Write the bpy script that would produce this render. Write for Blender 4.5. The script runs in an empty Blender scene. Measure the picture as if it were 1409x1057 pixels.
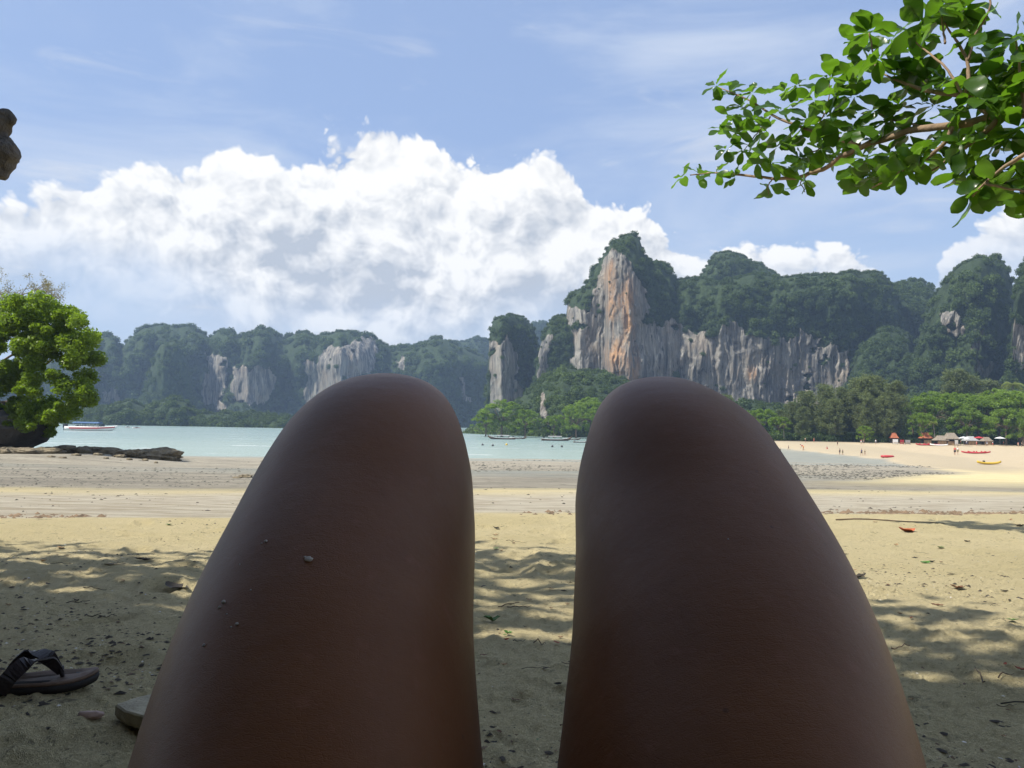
import bpy, bmesh, math, random
import numpy as np
from mathutils import Vector, Matrix
R = math.radians
SC = bpy.context.scene
C = SC.collection
random.seed(7)
RNG = np.random.default_rng(11)

# ------------------------------------------------------------------ camera
FPX, CX, CY, EYE = 1085.0, 704.5, 528.5, 0.5
PITCH, ROLL = math.atan(53.5 / FPX), R(1.0)
c_f = np.array([0, math.cos(PITCH), math.sin(PITCH)])
c_r0 = np.array([1.0, 0, 0]); c_u0 = np.array([0, -math.sin(PITCH), math.cos(PITCH)])
c_r = c_r0 * math.cos(ROLL) + c_u0 * math.sin(ROLL)
c_u = -c_r0 * math.sin(ROLL) + c_u0 * math.cos(ROLL)
cam = bpy.data.cameras.new('camera'); cam.sensor_width = 36; cam.lens = 36 * FPX / 1409
cam.clip_start = 0.02; cam.clip_end = 6000
cam_o = bpy.data.objects.new('camera', cam); C.objects.link(cam_o)
m = Matrix.Identity(4)
for i in range(3):
    m[i][0] = c_r[i]; m[i][1] = c_u[i]; m[i][2] = -c_f[i]
m[2][3] = EYE
cam_o.matrix_world = m
SC.camera = cam_o

# ------------------------------------------------------------------ light, sky, exposure
SUN_AZ, SUN_EL = R(-110), R(55)          # azimuth from +Y towards +X, elevation
sund = Vector((math.sin(SUN_AZ) * math.cos(SUN_EL), math.cos(SUN_AZ) * math.cos(SUN_EL), math.sin(SUN_EL)))
sl = bpy.data.lights.new('sun', 'SUN'); sl.energy = 4.2; sl.angle = R(0.53); sl.color = (1, .95, .86)
so = bpy.data.objects.new('sun', sl); C.objects.link(so)
so.rotation_euler = (-sund).to_track_quat('-Z', 'Y').to_euler()
vs = SC.view_settings
vs.view_transform = 'Standard'; vs.look = 'None'; vs.gamma = 1; vs.exposure = 0.8
vs.use_curve_mapping = False
SC.cycles.use_denoising = True
SC.cycles.max_bounces = 8; SC.cycles.transparent_max_bounces = 8; SC.cycles.volume_bounces = 0
SC.cycles.sample_clamp_indirect = 6

class NT:
    """small node helper"""
    def __init__(s, tree): s.t = tree; s.n = tree.nodes; s.l = tree.links
    def new(s, typ, **kw):
        n = s.n.new(typ)
        for k, v in kw.items(): setattr(n, k, v)
        return n
    def put(s, sock, v):
        if isinstance(v, bpy.types.NodeSocket): s.l.new(v, sock)
        elif v is not None:
            if hasattr(sock.default_value, '__len__') and not hasattr(v, '__len__'): v = [v] * len(sock.default_value)
            if hasattr(v, '__len__') and len(sock.default_value) == 4 and len(v) == 3: v = (*v, 1)
            sock.default_value = v
    def math(s, op, a, b=None, c=None, clamp=False):
        n = s.new('ShaderNodeMath', operation=op, use_clamp=clamp)
        for i, v in enumerate((a, b, c)): s.put(n.inputs[i], v) if v is not None else None
        return n.outputs[0]
    def vmath(s, op, a, b=None):
        n = s.new('ShaderNodeVectorMath', operation=op); s.put(n.inputs[0], a)
        if b is not None: s.put(n.inputs[1], b)
        return n.outputs[0]
    def rng(s, v, a, b, c=0., d=1., smooth=False):
        n = s.new('ShaderNodeMapRange', clamp=True, interpolation_type='SMOOTHSTEP' if smooth else 'LINEAR')
        s.put(n.inputs[0], v)
        for i, x in enumerate((a, b, c, d)): s.put(n.inputs[i + 1], x)
        return n.outputs[0]
    def mix(s, f, a, b, blend='MIX'):
        n = s.new('ShaderNodeMix', data_type='RGBA', blend_type=blend, clamp_factor=True)
        s.put(n.inputs[0], f); s.put(n.inputs[6], a); s.put(n.inputs[7], b)
        return n.outputs[2]
    def noise(s, vec, scale, detail=4, rough=.55, dist=0, lac=2.0):
        n = s.new('ShaderNodeTexNoise'); s.put(n.inputs['Vector'], vec)
        n.inputs['Scale'].default_value = scale; n.inputs['Detail'].default_value = detail
        n.inputs['Roughness'].default_value = rough; n.inputs['Distortion'].default_value = dist
        n.inputs['Lacunarity'].default_value = lac
        return n.outputs[0]
    def vor(s, vec, scale, feature='F1', out=0, rnd=1):
        n = s.new('ShaderNodeTexVoronoi', feature=feature); s.put(n.inputs['Vector'], vec)
        n.inputs['Scale'].default_value = scale; n.inputs['Randomness'].default_value = rnd
        return n.outputs[out]
    def mapv(s, vec, scale=(1, 1, 1), loc=(0, 0, 0)):
        n = s.new('ShaderNodeMapping'); s.put(n.inputs[0], vec)
        n.inputs['Scale'].default_value = scale; n.inputs['Location'].default_value = loc
        return n.outputs[0]
    def attr(s, name, kind='GEOMETRY', out=2):
        n = s.new('ShaderNodeAttribute', attribute_name=name, attribute_type=kind); return n.outputs[out]
    def bump(s, h, strength, dist, normal=None):
        n = s.new('ShaderNodeBump'); s.put(n.inputs['Height'], h)
        n.inputs['Strength'].default_value = strength; n.inputs['Distance'].default_value = dist
        if normal: s.put(n.inputs['Normal'], normal)
        return n.outputs[0]

SKY_TOP, SKY_LOW, SKY_VEIL = (2.8, 3.8, 6.1), (4.1, 4.95, 5.9), (4.8, 5.3, 6.2)
CLOUD_DARK, CLOUD_WHITE = (3.75, 4.05, 4.55), (7.5, 7.4, 7.2)
w = bpy.data.worlds.new('World'); SC.world = w; w.use_nodes = True
T = NT(w.node_tree); T.n.clear()
sky = T.new('ShaderNodeTexSky', sky_type='NISHITA'); sky.sun_disc = False
sky.sun_elevation = SUN_EL; sky.sun_rotation = SUN_AZ
sky.air_density = 1.0; sky.dust_density = 1.6; sky.ozone_density = 2.2; sky.altitude = 0
tc = T.new('ShaderNodeTexCoord').outputs['Generated']
d = T.vmath('NORMALIZE', tc)
sep = T.new('ShaderNodeSeparateXYZ'); T.put(sep.inputs[0], d)
az = T.math('ARCTAN2', sep.outputs[0], sep.outputs[1])
el = T.math('ARCSINE', sep.outputs[2])
def azel(px, py):
    v = c_f + (px - CX) / FPX * c_r - (py - CY) / FPX * c_u
    v = v / np.linalg.norm(v)
    return math.atan2(v[0], v[1]), math.asin(v[2])
def curve(inp, pts, lo, hi, vlo, vhi):
    n = T.new('ShaderNodeFloatCurve'); cv = n.mapping.curves[0]
    pts = sorted(((a - lo) / (hi - lo), (b - vlo) / (vhi - vlo)) for a, b in pts)
    while len(cv.points) < len(pts): cv.points.new(.5, .5)
    for p, (a, b) in zip(cv.points, pts): p.location = (a, b); p.handle_type = 'AUTO_CLAMPED'
    n.mapping.update()
    T.put(n.inputs['Value'], T.rng(inp, lo, hi))
    return T.rng(n.outputs[0], 0, 1, vlo, vhi)
PI = math.pi
top_px = [(0, 288), (60, 284), (120, 276), (180, 258), (240, 236), (290, 208), (325, 196), (350, 212), (375, 236), (405, 240),
          (430, 222), (450, 210), (470, 208), (500, 192), (550, 176), (600, 188), (640, 212), (700, 226), (760, 236),
          (805, 266), (845, 294), (885, 290), (920, 312), (960, 345), (1000, 352), (1050, 352), (1120, 362), (1190, 364), (1222, 384), (1262, 415), (1300, 362), (1350, 326), (1409, 300)]
bot_px = [(0, 366), (70, 372), (160, 392), (230, 414), (330, 445), (450, 468), (560, 480), (700, 460), (800, 432), (900, 430), (1000, 425), (1120, 410), (1230, 420), (1300, 378), (1409, 370)]
tops = [azel(*p) for p in top_px]; bots = [azel(*p) for p in bot_px]
for a, b in ((-PI, .20), (-2.4, .33), (-1.9, .16), (-1.4, .30), (-1.0, .22), (-.66, .235), (.75, .18), (1.1, .27), (1.6, .15), (2.2, .31), (2.7, .18), (PI, .20)): tops.append((a, b))
for a, b in ((-PI, .05), (-1.2, .06), (-.8, .10), (1.0, .06), (PI, .05)): bots.append((a, b))
top = curve(az, tops, -PI, PI, -.1, .7); bot = curve(az, bots, -PI, PI, -.1, .7)
cmb = T.new('ShaderNodeCombineXYZ'); T.put(cmb.inputs[0], az); T.put(cmb.inputs[1], el)
dv = T.mapv(cmb.outputs[0], (1, 1.12, 1))
def warp(vec, sc, amt):
    n = T.new('ShaderNodeTexNoise', noise_dimensions='2D'); T.put(n.inputs['Vector'], vec); n.inputs['Scale'].default_value = sc; n.inputs['Detail'].default_value = 4
    k = T.new('ShaderNodeVectorMath', operation='SCALE'); T.put(k.inputs[0], T.vmath('SUBTRACT', n.outputs[1], (.5, .5, .5))); k.inputs['Scale'].default_value = amt
    return T.vmath('ADD', vec, k.outputs[0])
def billow(vec):
    """heaped rounded lobes at three sizes, 0..1"""
    r = None
    for sc, am in ((11, .5), (25, .28), (58, .14), (130, .08)):
        n = T.new('ShaderNodeTexVoronoi', feature='SMOOTH_F1' if sc < 40 else 'F1', voronoi_dimensions='2D'); T.put(n.inputs['Vector'], vec); n.inputs['Scale'].default_value = sc
        if sc < 40: n.inputs['Smoothness'].default_value = .35
        h_ = T.math('MULTIPLY', T.math('SUBTRACT', 1, n.outputs[0]), am)
        r = h_ if r is None else T.math('ADD', r, h_)
    return r
wv_ = warp(warp(dv, 6, .06), 22, .016)
bil = billow(wv_)
bil2 = billow(T.vmath('ADD', wv_, (-.011, .017, .0)))
n_big = T.noise(dv, 6, 5, .55, .3)
rag = T.math('ADD', T.math('MULTIPLY', T.math('SUBTRACT', bil, .47), .095), T.math('MULTIPLY', T.math('SUBTRACT', n_big, .5), .03))
e_top = T.math('ADD', T.math('SUBTRACT', top, el), rag)
e_bot = T.math('ADD', T.math('SUBTRACT', el, bot), T.math('MULTIPLY', rag, .55))
m_top = T.rng(e_top, .0, .011, smooth=True)
m_bot = T.rng(e_bot, -.045, .075, smooth=True)
mask = T.math('MULTIPLY', m_top, m_bot)
rl = T.math('MULTIPLY', T.math('SUBTRACT', bil, bil2), 2.6)
n_shade = T.noise(T.mapv(dv, (1, 1.5, 1), (4, 2, 0)), 5.5, 6, .58, .4)
depth = T.rng(e_top, 0, .17)
core = T.math('MULTIPLY', T.rng(n_shade, .40, .62, smooth=True), T.rng(e_top, .02, .09))
lit = T.math('SUBTRACT', T.math('ADD', .93, rl), T.math('ADD', T.math('MULTIPLY', depth, .16), T.math('MULTIPLY', core, .62)), clamp=True)
ccol = T.mix(lit, CLOUD_DARK, CLOUD_WHITE)
# thin high veils
veil_n = T.noise(T.mapv(d, (1.2, 1.2, 4.5)), 2.0, 6, .55, .5)
veil = T.math('MULTIPLY', T.rng(veil_n, .40, .72, smooth=True), .75)
cir_n = T.noise(T.mapv(d, (2.2, 1.0, 8)), 2.4, 7, .6, 1.2)
cir = T.math('MULTIPLY', T.rng(cir_n, .57, .78, smooth=True), T.rng(el, .14, .45, 1., .3))
skyc = T.mix(.62, sky.outputs[0], SKY_TOP)
skyc = T.mix(T.rng(el, .02, .30, .75, 0.0), skyc, SKY_LOW)
skyc = T.mix(veil, skyc, SKY_VEIL)
skyc = T.mix(T.math('MULTIPLY', cir, .8), skyc, (5.7, 5.8, 6.0))
col = T.mix(mask, skyc, ccol)
bg = T.new('ShaderNodeBackground'); T.put(bg.inputs[0], col); bg.inputs[1].default_value = .085
T.l.new(bg.outputs[0], T.new('ShaderNodeOutputWorld').inputs[0])
try: w.cycles.sampling_method = 'MANUAL'; w.cycles.sample_map_resolution = 512
except Exception: pass

# ------------------------------------------------------------------ helpers
def ray(px, py):
    px = np.asarray(px, float); py = np.asarray(py, float)
    v = c_f + ((px - CX) / FPX)[..., None] * c_r - ((py - CY) / FPX)[..., None] * c_u
    return v / v[..., 1:2]
def at(px, py, Y):
    """the point of the place that is Y metres down the beach in this direction"""
    v = ray(px, py) * np.asarray(Y, float)[..., None]
    v[..., 2] += EYE
    return v
def topix(p):
    p = np.asarray(p, float) - np.array([0, 0, EYE])
    z = p @ c_f
    return CX + FPX * (p @ c_r) / z, CY - FPX * (p @ c_u) / z

def _h(ix, iy, iz, s):
    n = (ix * 374761393 + iy * 668265263 + iz * 1274126177 + s * 974711) & 0x7fffffff
    n = ((n ^ (n >> 13)) * 1103515245 + 12345) & 0x7fffffff
    n = ((n ^ (n >> 15)) * 196314165 + 907633515) & 0x7fffffff
    return ((n >> 8) & 0xffff) / 65535.0
def vn(x, y, z=0., s=0):
    x, y, z = np.broadcast_arrays(np.asarray(x, float), np.asarray(y, float), np.asarray(z, float))
    fx, fy, fz = np.floor(x), np.floor(y), np.floor(z)
    ix, iy, iz = fx.astype(np.int64), fy.astype(np.int64), fz.astype(np.int64)
    u, v, w_ = x - fx, y - fy, z - fz
    u = u * u * (3 - 2 * u); v = v * v * (3 - 2 * v); w_ = w_ * w_ * (3 - 2 * w_)
    r = 0
    for a in (0, 1):
        for b in (0, 1):
            for c in (0, 1):
                r = r + _h(ix + a, iy + b, iz + c, s) * (u if a else 1 - u) * (v if b else 1 - v) * (w_ if c else 1 - w_)
    return r
def fbm(x, y, z=0., s=0, o=4, g=.5):
    r = 0; a = 1; t = 0
    for k in range(o):
        r = r + a * (vn(np.asarray(x) * 2**k + 17.3 * k, np.asarray(y) * 2**k + 9.1 * k, np.asarray(z) * 2**k, s + k) - .5); t += a; a *= g
    return r / t * 2          # about -1..1
def sstep(x, a, b):
    t = np.clip((x - a) / (b - a), 0, 1); return t * t * (3 - 2 * t)

def mesh_np(name, V, F, smooth=False, attrs=None):
    """V (n,3) array, F (m,3|4) int array"""
    me = bpy.data.meshes.new(name)
    V = np.ascontiguousarray(V, np.float32); F = np.ascontiguousarray(F, np.int32)
    me.vertices.add(len(V)); me.vertices.foreach_set('co', V.ravel())
    k = F.shape[1]
    me.loops.add(F.size); me.loops.foreach_set('vertex_index', F.ravel())
    me.polygons.add(len(F)); me.polygons.foreach_set('loop_start', np.arange(0, F.size, k, dtype=np.int32))
    if smooth: me.polygons.foreach_set('use_smooth', np.ones(len(F), bool))
    for nm, a in (attrs or {}).items():
        at_ = me.attributes.new(nm, 'FLOAT', 'POINT'); at_.data.foreach_set('value', np.ascontiguousarray(a, np.float32))
    me.update(calc_edges=True); me.validate()
    return me
def obj(name, me, mat=None, parent=None, loc=None, rot=None, scale=None):
    o = bpy.data.objects.new(name, me); C.objects.link(o)
    if mat is not None and me is not None and len(me.materials) == 0: me.materials.append(mat)
    if parent is not None: o.parent = parent
    if loc is not None: o.location = [float(v) for v in loc]
    if rot is not None: o.rotation_euler = rot
    if scale is not None: o.scale = (scale,) * 3 if not hasattr(scale, '__len__') else scale
    return o
def tag(o, label=None, cat=None, group=None, kind=None):
    for k, v in (('label', label), ('category', cat), ('group', group), ('kind', kind)):
        if v: o[k] = v
    return o
def empty(name, loc, rz=0., label=None, cat=None, group=None):
    o = bpy.data.objects.new(name, None); C.objects.link(o)
    o.location = [float(v) for v in loc]; o.rotation_euler = (0, 0, rz); o.empty_display_size = .1
    return tag(o, label, cat, group)
def copy_tree(o, parent=None):
    c = o.copy(); C.objects.link(c); c.parent = parent
    for ch in list(o.children): copy_tree(ch, c)
    return c

class MB:
    """collects simple shapes into one mesh"""
    def __init__(s): s.v = []; s.f = []
    def add(s, V, F):
        n = len(s.v); s.v += [tuple(map(float, p)) for p in V]; s.f += [tuple(int(i) + n for i in f) for f in F]; return s
    def box(s, c, d, rz=0., taper=1.):
        x, y, z = (k / 2 for k in d); cs, sn = math.cos(rz), math.sin(rz); V = []
        for k, t in ((-1, 1), (1, taper)):
            for i, j in ((-1, -1), (1, -1), (1, 1), (-1, 1)):
                a, b = i * x * t, j * y * t
                V.append((c[0] + a * cs - b * sn, c[1] + a * sn + b * cs, c[2] + k * z))
        return s.add(V, [(3, 2, 1, 0), (4, 5, 6, 7), (0, 1, 5, 4), (1, 2, 6, 5), (2, 3, 7, 6), (3, 0, 4, 7)])
    def tube(s, P, Rr, n=8, cap=True):
        P = np.asarray(P, float); V, F = tube(P, Rr, n, cap=cap); return s.add(V, F)
    def loft(s, rings, cap=True, closed=True):
        V, F = loft(rings, cap, closed); return s.add(V, F)
    def mesh(s, name, smooth=False):
        me = bpy.data.meshes.new(name); me.from_pydata(s.v, [], s.f)
        if smooth: me.polygons.foreach_set('use_smooth', [True] * len(me.polygons))
        me.update(); return me
    def build(s, name, mat, parent=None, smooth=False, loc=None): return obj(name, s.mesh(name, smooth), mat, parent, loc)
def loft(rings, cap=True, closed=True):
    n = len(rings[0]); V = [p for r in rings for p in r]; F = []
    for i in range(len(rings) - 1):
        for j in range(n if closed else n - 1):
            k = (j + 1) % n
            F.append((i * n + j, i * n + k, (i + 1) * n + k, (i + 1) * n + j))
    if cap: F.append(tuple(range(n - 1, -1, -1))); F.append(tuple((len(rings) - 1) * n + j for j in range(n)))
    return V, F
def frames(P):
    T_ = np.gradient(P, axis=0); T_ /= np.linalg.norm(T_, axis=1)[:, None] + 1e-9
    ref = np.array([0, 0, 1.]) if abs(T_[0][2]) < .9 else np.array([1., 0, 0])
    A = []
    for t in T_:
        a = ref - t * (ref @ t); a /= np.linalg.norm(a) + 1e-9; A.append(a); ref = a
    A = np.array(A); B = np.cross(T_, A)
    return T_, A, B
def tube(P, Rr, n=8, cap=True):
    P = np.asarray(P, float); Rr = np.asarray(Rr, float)
    if Rr.ndim == 0: Rr = np.full(len(P), float(Rr))
    if Rr.ndim == 1: Rr = np.stack([Rr, Rr], 1)
    _, A, B = frames(P)
    th = np.linspace(0, 2 * PI, n, endpoint=False)
    rings = [[P[i] + A[i] * Rr[i, 0] * math.cos(t) + B[i] * Rr[i, 1] * math.sin(t) for t in th] for i in range(len(P))]
    return loft(rings, cap)
def smooth_path(P, n):
    P = np.asarray(P, float); t = np.concatenate([[0], np.cumsum(np.linalg.norm(np.diff(P, axis=0), axis=1))]); t /= t[-1]
    u = np.linspace(0, 1, n); out = np.stack([np.interp(u, t, P[:, k]) for k in range(P.shape[1])], 1)
    for _ in range(2):
        q = out.copy(); q[1:-1] = .25 * out[:-2] + .5 * out[1:-1] + .25 * out[2:]; out = q
    return out

# ------------------------------------------------------------------ materials
def mat(name):
    m_ = bpy.data.materials.new(name); m_.use_nodes = True
    T_ = NT(m_.node_tree); b = T_.n['Principled BSDF']
    return m_, T_, b
def P(b, name): return b.inputs[name]
def simple(name, col, rough=.6, var=.25, scale=8, spec=.4, metal=0, bump=0.):
    m_, t, b = mat(name)
    tcn = t.new('ShaderNodeTexCoord').outputs['Object']
    n = t.noise(tcn, scale, 5)
    c = t.mix(t.rng(n, .3, .7), [k * (1 - var) for k in col], [min(1, k * (1 + var)) for k in col])
    t.put(P(b, 'Base Color'), c); P(b, 'Roughness').default_value = rough
    P(b, 'Specular IOR Level').default_value = spec; P(b, 'Metallic').default_value = metal
    if bump: t.put(P(b, 'Normal'), t.bump(t.noise(tcn, scale * 4, 4), .6, bump))
    return m_
def foliage(name, c0, c1, c2, trans=.35, rough=.5, spec=.25, inst=False, nscale=.5):
    """three tints mixed by leaf attribute and by place; thin leaves let some light through"""
    m_, t, b = mat(name)
    a = t.attr('tint', 'GEOMETRY')
    geo = t.new('ShaderNodeNewGeometry').outputs['Position']
    n = t.noise(geo, nscale, 3)
    oi = t.new('ShaderNodeObjectInfo').outputs['Random']
    if inst: oi = t.attr('itint', 'INSTANCER')
    f = t.math('ADD', t.math('MULTIPLY', a, .5), t.math('MULTIPLY', oi, .5))
    c = t.mix(f, c0, c1)
    c = t.mix(t.rng(n, .45, .7), c, c2)
    t.put(P(b, 'Base Color'), c); P(b, 'Roughness').default_value = rough; P(b, 'Specular IOR Level').default_value = spec
    tr = t.new('ShaderNodeBsdfTranslucent')
    t.put(tr.inputs[0], t.mix(.5, c, [min(1, k * 2.2) for k in (c1[0] * 1.1, c1[1] * 1.15, c1[2] * .6)]))
    mx = t.new('ShaderNodeMixShader'); mx.inputs[0].default_value = trans
    t.l.new(b.outputs[0], mx.inputs[1]); t.l.new(tr.outputs[0], mx.inputs[2])
    t.l.new(mx.outputs[0], t.n['Material Output'].inputs[0])
    return m_
M = {}
M['bark'] = simple('bark', (.13, .095, .065), .85, .45, 3, bump=.02)
M['bark_light'] = simple('bark_light', (.22, .15, .09), .8, .4, 9, bump=.01)
M['bark_grey'] = simple('bark_grey', (.17, .15, .13), .85, .4, 2, bump=.02)
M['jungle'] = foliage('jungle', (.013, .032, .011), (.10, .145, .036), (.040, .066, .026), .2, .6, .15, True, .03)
M['jungle_core'] = simple('jungle_core', (.022, .04, .018), .9, .4, .4)
M['casuarina'] = foliage('casuarina', (.075, .10, .04), (.15, .18, .065), (.10, .12, .05), .25, .6, .2)
M['broadleaf'] = foliage('broadleaf', (.07, .125, .014), (.17, .25, .028), (.11, .175, .02), .4, .45, .3)
M['broadleaf_near'] = foliage('broadleaf_near', (.055, .105, .010), (.17, .25, .02), (.075, .115, .016), .45, .4, .35)
M['dryleaf'] = foliage('dryleaf', (.16, .15, .10), (.26, .24, .15), (.18, .16, .10), .3, .6, .2)
M['palm'] = foliage('palm', (.10, .14, .03), (.22, .24, .06), (.12, .16, .04), .35, .45, .35)
M['almond'] = foliage('almond', (.018, .056, .006), (.085, .17, .013), (.034, .088, .008), .50, .28, .5, nscale=3.)
# ------------------------------------------------------------------ the ground
ZW = -5.3                                    # water level, the camera sits 5.8 m above it
SHORE = np.array([(3.0, 9), (5.2, 15), (23, 40), (45, 85), (66, 138), (67, 170), (64, 204), (58, 260), (50, 340)], float)
def shore_x(y): return np.interp(y, SHORE[:, 1], SHORE[:, 0])
def zg0(x, y):
    """large shape of the beach"""
    x = np.asarray(x, float); y = np.asarray(y, float)
    t = x / np.maximum(y, 4.)
    s = np.interp(t, [-.9, -.35, 0.05, .4], [.0455, .0445, .0410, .0405])
    yy = np.maximum(y, 0)
    zl = -s * yy - .0006 * np.maximum(yy - 150, 0)
    zl = np.maximum(zl, -9. + 3.92 * sstep(x, 16, 40) * (1 - sstep(yy, 225, 260)))
    zl = zl + np.where(y < 0, .015 * np.minimum(-y, 4), 0)
    zr = np.interp(yy, [0, 40, 105, 165, 205, 240, 300, 2000], [0, -1.6, -4.15, -4.2, -3.2, -2.6, -1.8, -1.0])
    zr = zr + np.where(y < 0, .015 * np.minimum(-y, 4), 0)
    k = sstep(x - shore_x(y), -4, 7) * sstep(yy, 55, 105)
    z = zl * (1 - k) + zr * k
    # the rocky ledge on the left keeps a little higher
    b = sstep(-x, 15, 22) * sstep(yy, 28, 36) * (1 - sstep(yy, 42, 60))
    z = z + b * .35
    return z
_fr = np.random.default_rng(4)
FEET = []
for (x0, y0, a0) in ((-2.6, 3.0, .3), (-.9, 2.4, -.5), (1.4, 4.4, -.9), (3.0, 3.4, .2), (.1, 3.4, .1), (-3.4, 4.6, -1.2), (2.2, 2.6, .6), (-1.6, 1.9, .8)):
    for k in range(7): FEET.append((x0 + math.sin(a0) * .62 * k + (-1) ** k * .09 * math.cos(a0), y0 + math.cos(a0) * .62 * k, a0 + _fr.uniform(-.2, .2), _fr.uniform(.6, 1.1)))
def zg(x, y):
    x = np.asarray(x, float); y = np.asarray(y, float)
    r = np.hypot(x, y)
    near = 1 - sstep(r, 9, 26)
    v = y - .24 * x
    dry = 1 - sstep(v, 5.9, 7.2)
    z = zg0(x, y)
    z = z + near * (.020 * fbm(x * 1.3, y * 1.3, s=3) * (.35 + .65 * dry) + dry * .013 * fbm(x * 5, y * 5, s=5, o=3)
                    + dry * .006 * fbm(x * 17, y * 17, s=8, o=3))
    nr2 = 1 - sstep(r, 4, 9)
    clod = np.maximum(0, fbm(x * 26, y * 26, s=15, o=3) - .12) * np.clip(.3 + 1.2 * fbm(x * 2.2, y * 2.2, s=16), 0, 1)
    z = z + nr2 * dry * (.040 * clod + .006 * fbm(x * 45, y * 45, s=18, o=2))
    foot = np.maximum(0, vn(x * 3.1, y * 3.1, s=44) - .66) * dry * near
    z = z - foot * .11
    if np.size(x) > 3000:
        for fx_, fy_, fa_, fk_ in FEET:
            m_f = (np.abs(x - fx_) < .3) & (np.abs(y - fy_) < .3)
            if not m_f.any(): continue
            u_ = (x[m_f] - fx_) * math.cos(fa_) - (y[m_f] - fy_) * math.sin(fa_); v_ = (x[m_f] - fx_) * math.sin(fa_) + (y[m_f] - fy_) * math.cos(fa_)
            q_ = np.hypot(u_ / .055, v_ / .13); z[m_f] += fk_ * (.012 * np.exp(-((q_ - 1.35) / .3) ** 2) - .020 * np.exp(-(q_ / .9) ** 4))
    z = z + (1 - near) * .05 * fbm(x * .25, y * .25, s=9) + near * (1 - dry) * .006 * np.sin(v * 9 + 2 * fbm(x * .5, y * .5, s=2))
    return z
_YS = np.geomspace(.6, 330, 2600)
def ground(px, py):
    """where the line of sight meets the sand"""
    v = ray(px, py); z = zg0(v[0] * _YS, _YS) - (v[2] * _YS + EYE)
    i = int(np.argmax(z > -.06)); Ys = np.linspace(_YS[max(0, i - 1)], _YS[min(len(_YS) - 1, i + 60)], 500)
    z = zg(v[0] * Ys, Ys) - (v[2] * Ys + EYE); j = int(np.argmax(z > 0)) if (z > 0).any() else len(Ys) - 1
    return np.array([v[0] * Ys[j], Ys[j], float(zg(v[0] * Ys[j], Ys[j]))])

ang = np.concatenate([np.linspace(R(-39), R(39), 640), np.linspace(R(44), R(316), 80)])
rad = np.concatenate([[.05, .25, .45], np.geomspace(.62, 14, 400), np.geomspace(14.2, 260, 190), np.geomspace(275, 2600, 40)])
AA, RR = np.meshgrid(ang, rad)
GX, GY = np.sin(AA) * RR, np.cos(AA) * RR
GZ = zg(GX, GY)
na, nr = len(ang), len(rad)
idx = np.arange(na * nr).reshape(nr, na)
q = np.stack([idx[:-1, :], np.roll(idx, -1, 1)[:-1, :], np.roll(idx, -1, 1)[1:, :], idx[1:, :]], -1).reshape(-1, 4)[:, ::-1]
gx, gy, gz = GX.ravel(), GY.ravel(), GZ.ravel()
gv = gy - .24 * gx
wet = sstep(gv + .5 * fbm(gx * .6, gy * .6, s=21), 11.0, 12.6) * (1 - sstep(gx - shore_x(gy) + 1.5 * fbm(gx * .2, gy * .2, s=31), -1.5, 1.0) * sstep(gy, 14, 22))
pale = sstep(gv + .25 * fbm(gx * .9, gy * .9, s=22), 6.7, 7.0) * (1 - sstep(gv + .6 * fbm(gx * .5, gy * .5, s=23), 9.5, 11.8))
damp = (1 - wet) * sstep(gx - shore_x(gy), 0, 2) * (1 - sstep(gx - shore_x(gy) - (gy - 60) * .10 + 3 * fbm(gx * .05, gy * .05, s=33), 4, 9)) * sstep(gy, 30, 60)
pud = wet * sstep(fbm(gx * .035, gy * .09, s=51) + .5 * sstep(gy, 60, 120), .1, .5)
land = sstep(gy, 206, 216) * sstep(gx, 40, 60)
q = np.concatenate([q, np.stack([idx[0, :-1], idx[0, 1:], np.full(na - 1, idx[0, 0]), np.full(na - 1, idx[0, 0])], -1)[:0]])
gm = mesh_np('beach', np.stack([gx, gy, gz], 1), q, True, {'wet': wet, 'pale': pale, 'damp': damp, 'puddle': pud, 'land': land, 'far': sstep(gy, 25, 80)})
m_, t, b = mat('sand')
pos = t.new('ShaderNodeNewGeometry').outputs['Position']
n1 = t.noise(pos, .9, 6, .6); n2 = t.noise(pos, 9, 6, .65); n3 = t.noise(pos, 160, 3, .6)
c = t.mix(t.rng(n1, .3, .7), (.63, .525, .275), (.73, .615, .35))
c = t.mix(t.rng(n2, .38, .30), c, (.27, .225, .13))
c = t.mix(t.rng(n3, .58, .72, 0, .4), c, (.21, .18, .12))
c = t.mix(t.rng(n3, .42, .30, 0, .4), c, (.60, .52, .36))
cl_n = t.noise(pos, 2.4, 5, .6)
spk = t.math('MULTIPLY', t.rng(t.noise(t.mapv(pos, (1, .6, 1)), 75, 3, .6), .60, .66), t.rng(cl_n, .40, .62, .15, 1.))
c = t.mix(t.math('MULTIPLY', spk, .6), c, (.085, .07, .045))
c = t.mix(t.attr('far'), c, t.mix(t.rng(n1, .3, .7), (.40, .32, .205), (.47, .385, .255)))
crumb = t.vor(t.vmath('ADD', pos, t.vmath('SCALE', n2)), 55)
pv = t.mapv(pos, (1.3, 7, 1))
streak = t.noise(t.mapv(pos, (.8, 4.0, 1)), 2.2, 6, .65)
palec = t.mix(t.rng(streak, .42, .60), (.62, .56, .43), (.44, .37, .26))
c = t.mix(t.attr('pale'), c, palec)
wetn = t.noise(t.mapv(pos, (.25, .8, 1)), 1.3, 7, .62)
wetn2 = t.noise(t.mapv(pos, (1, 2.5, 1)), 3.0, 5, .6)
wc = t.mix(t.rng(wetn, .38, .62), (.235, .21, .16), (.37, .33, .25))
wc = t.mix(t.rng(wetn2, .57, .66), wc, (.11, .10, .075))
wet_a = t.attr('wet'); pud_a = t.attr('puddle')
c = t.mix(wet_a, c, wc)
c = t.mix(t.math('MULTIPLY', t.attr('damp'), .75), c, (.36, .30, .20))
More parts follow.
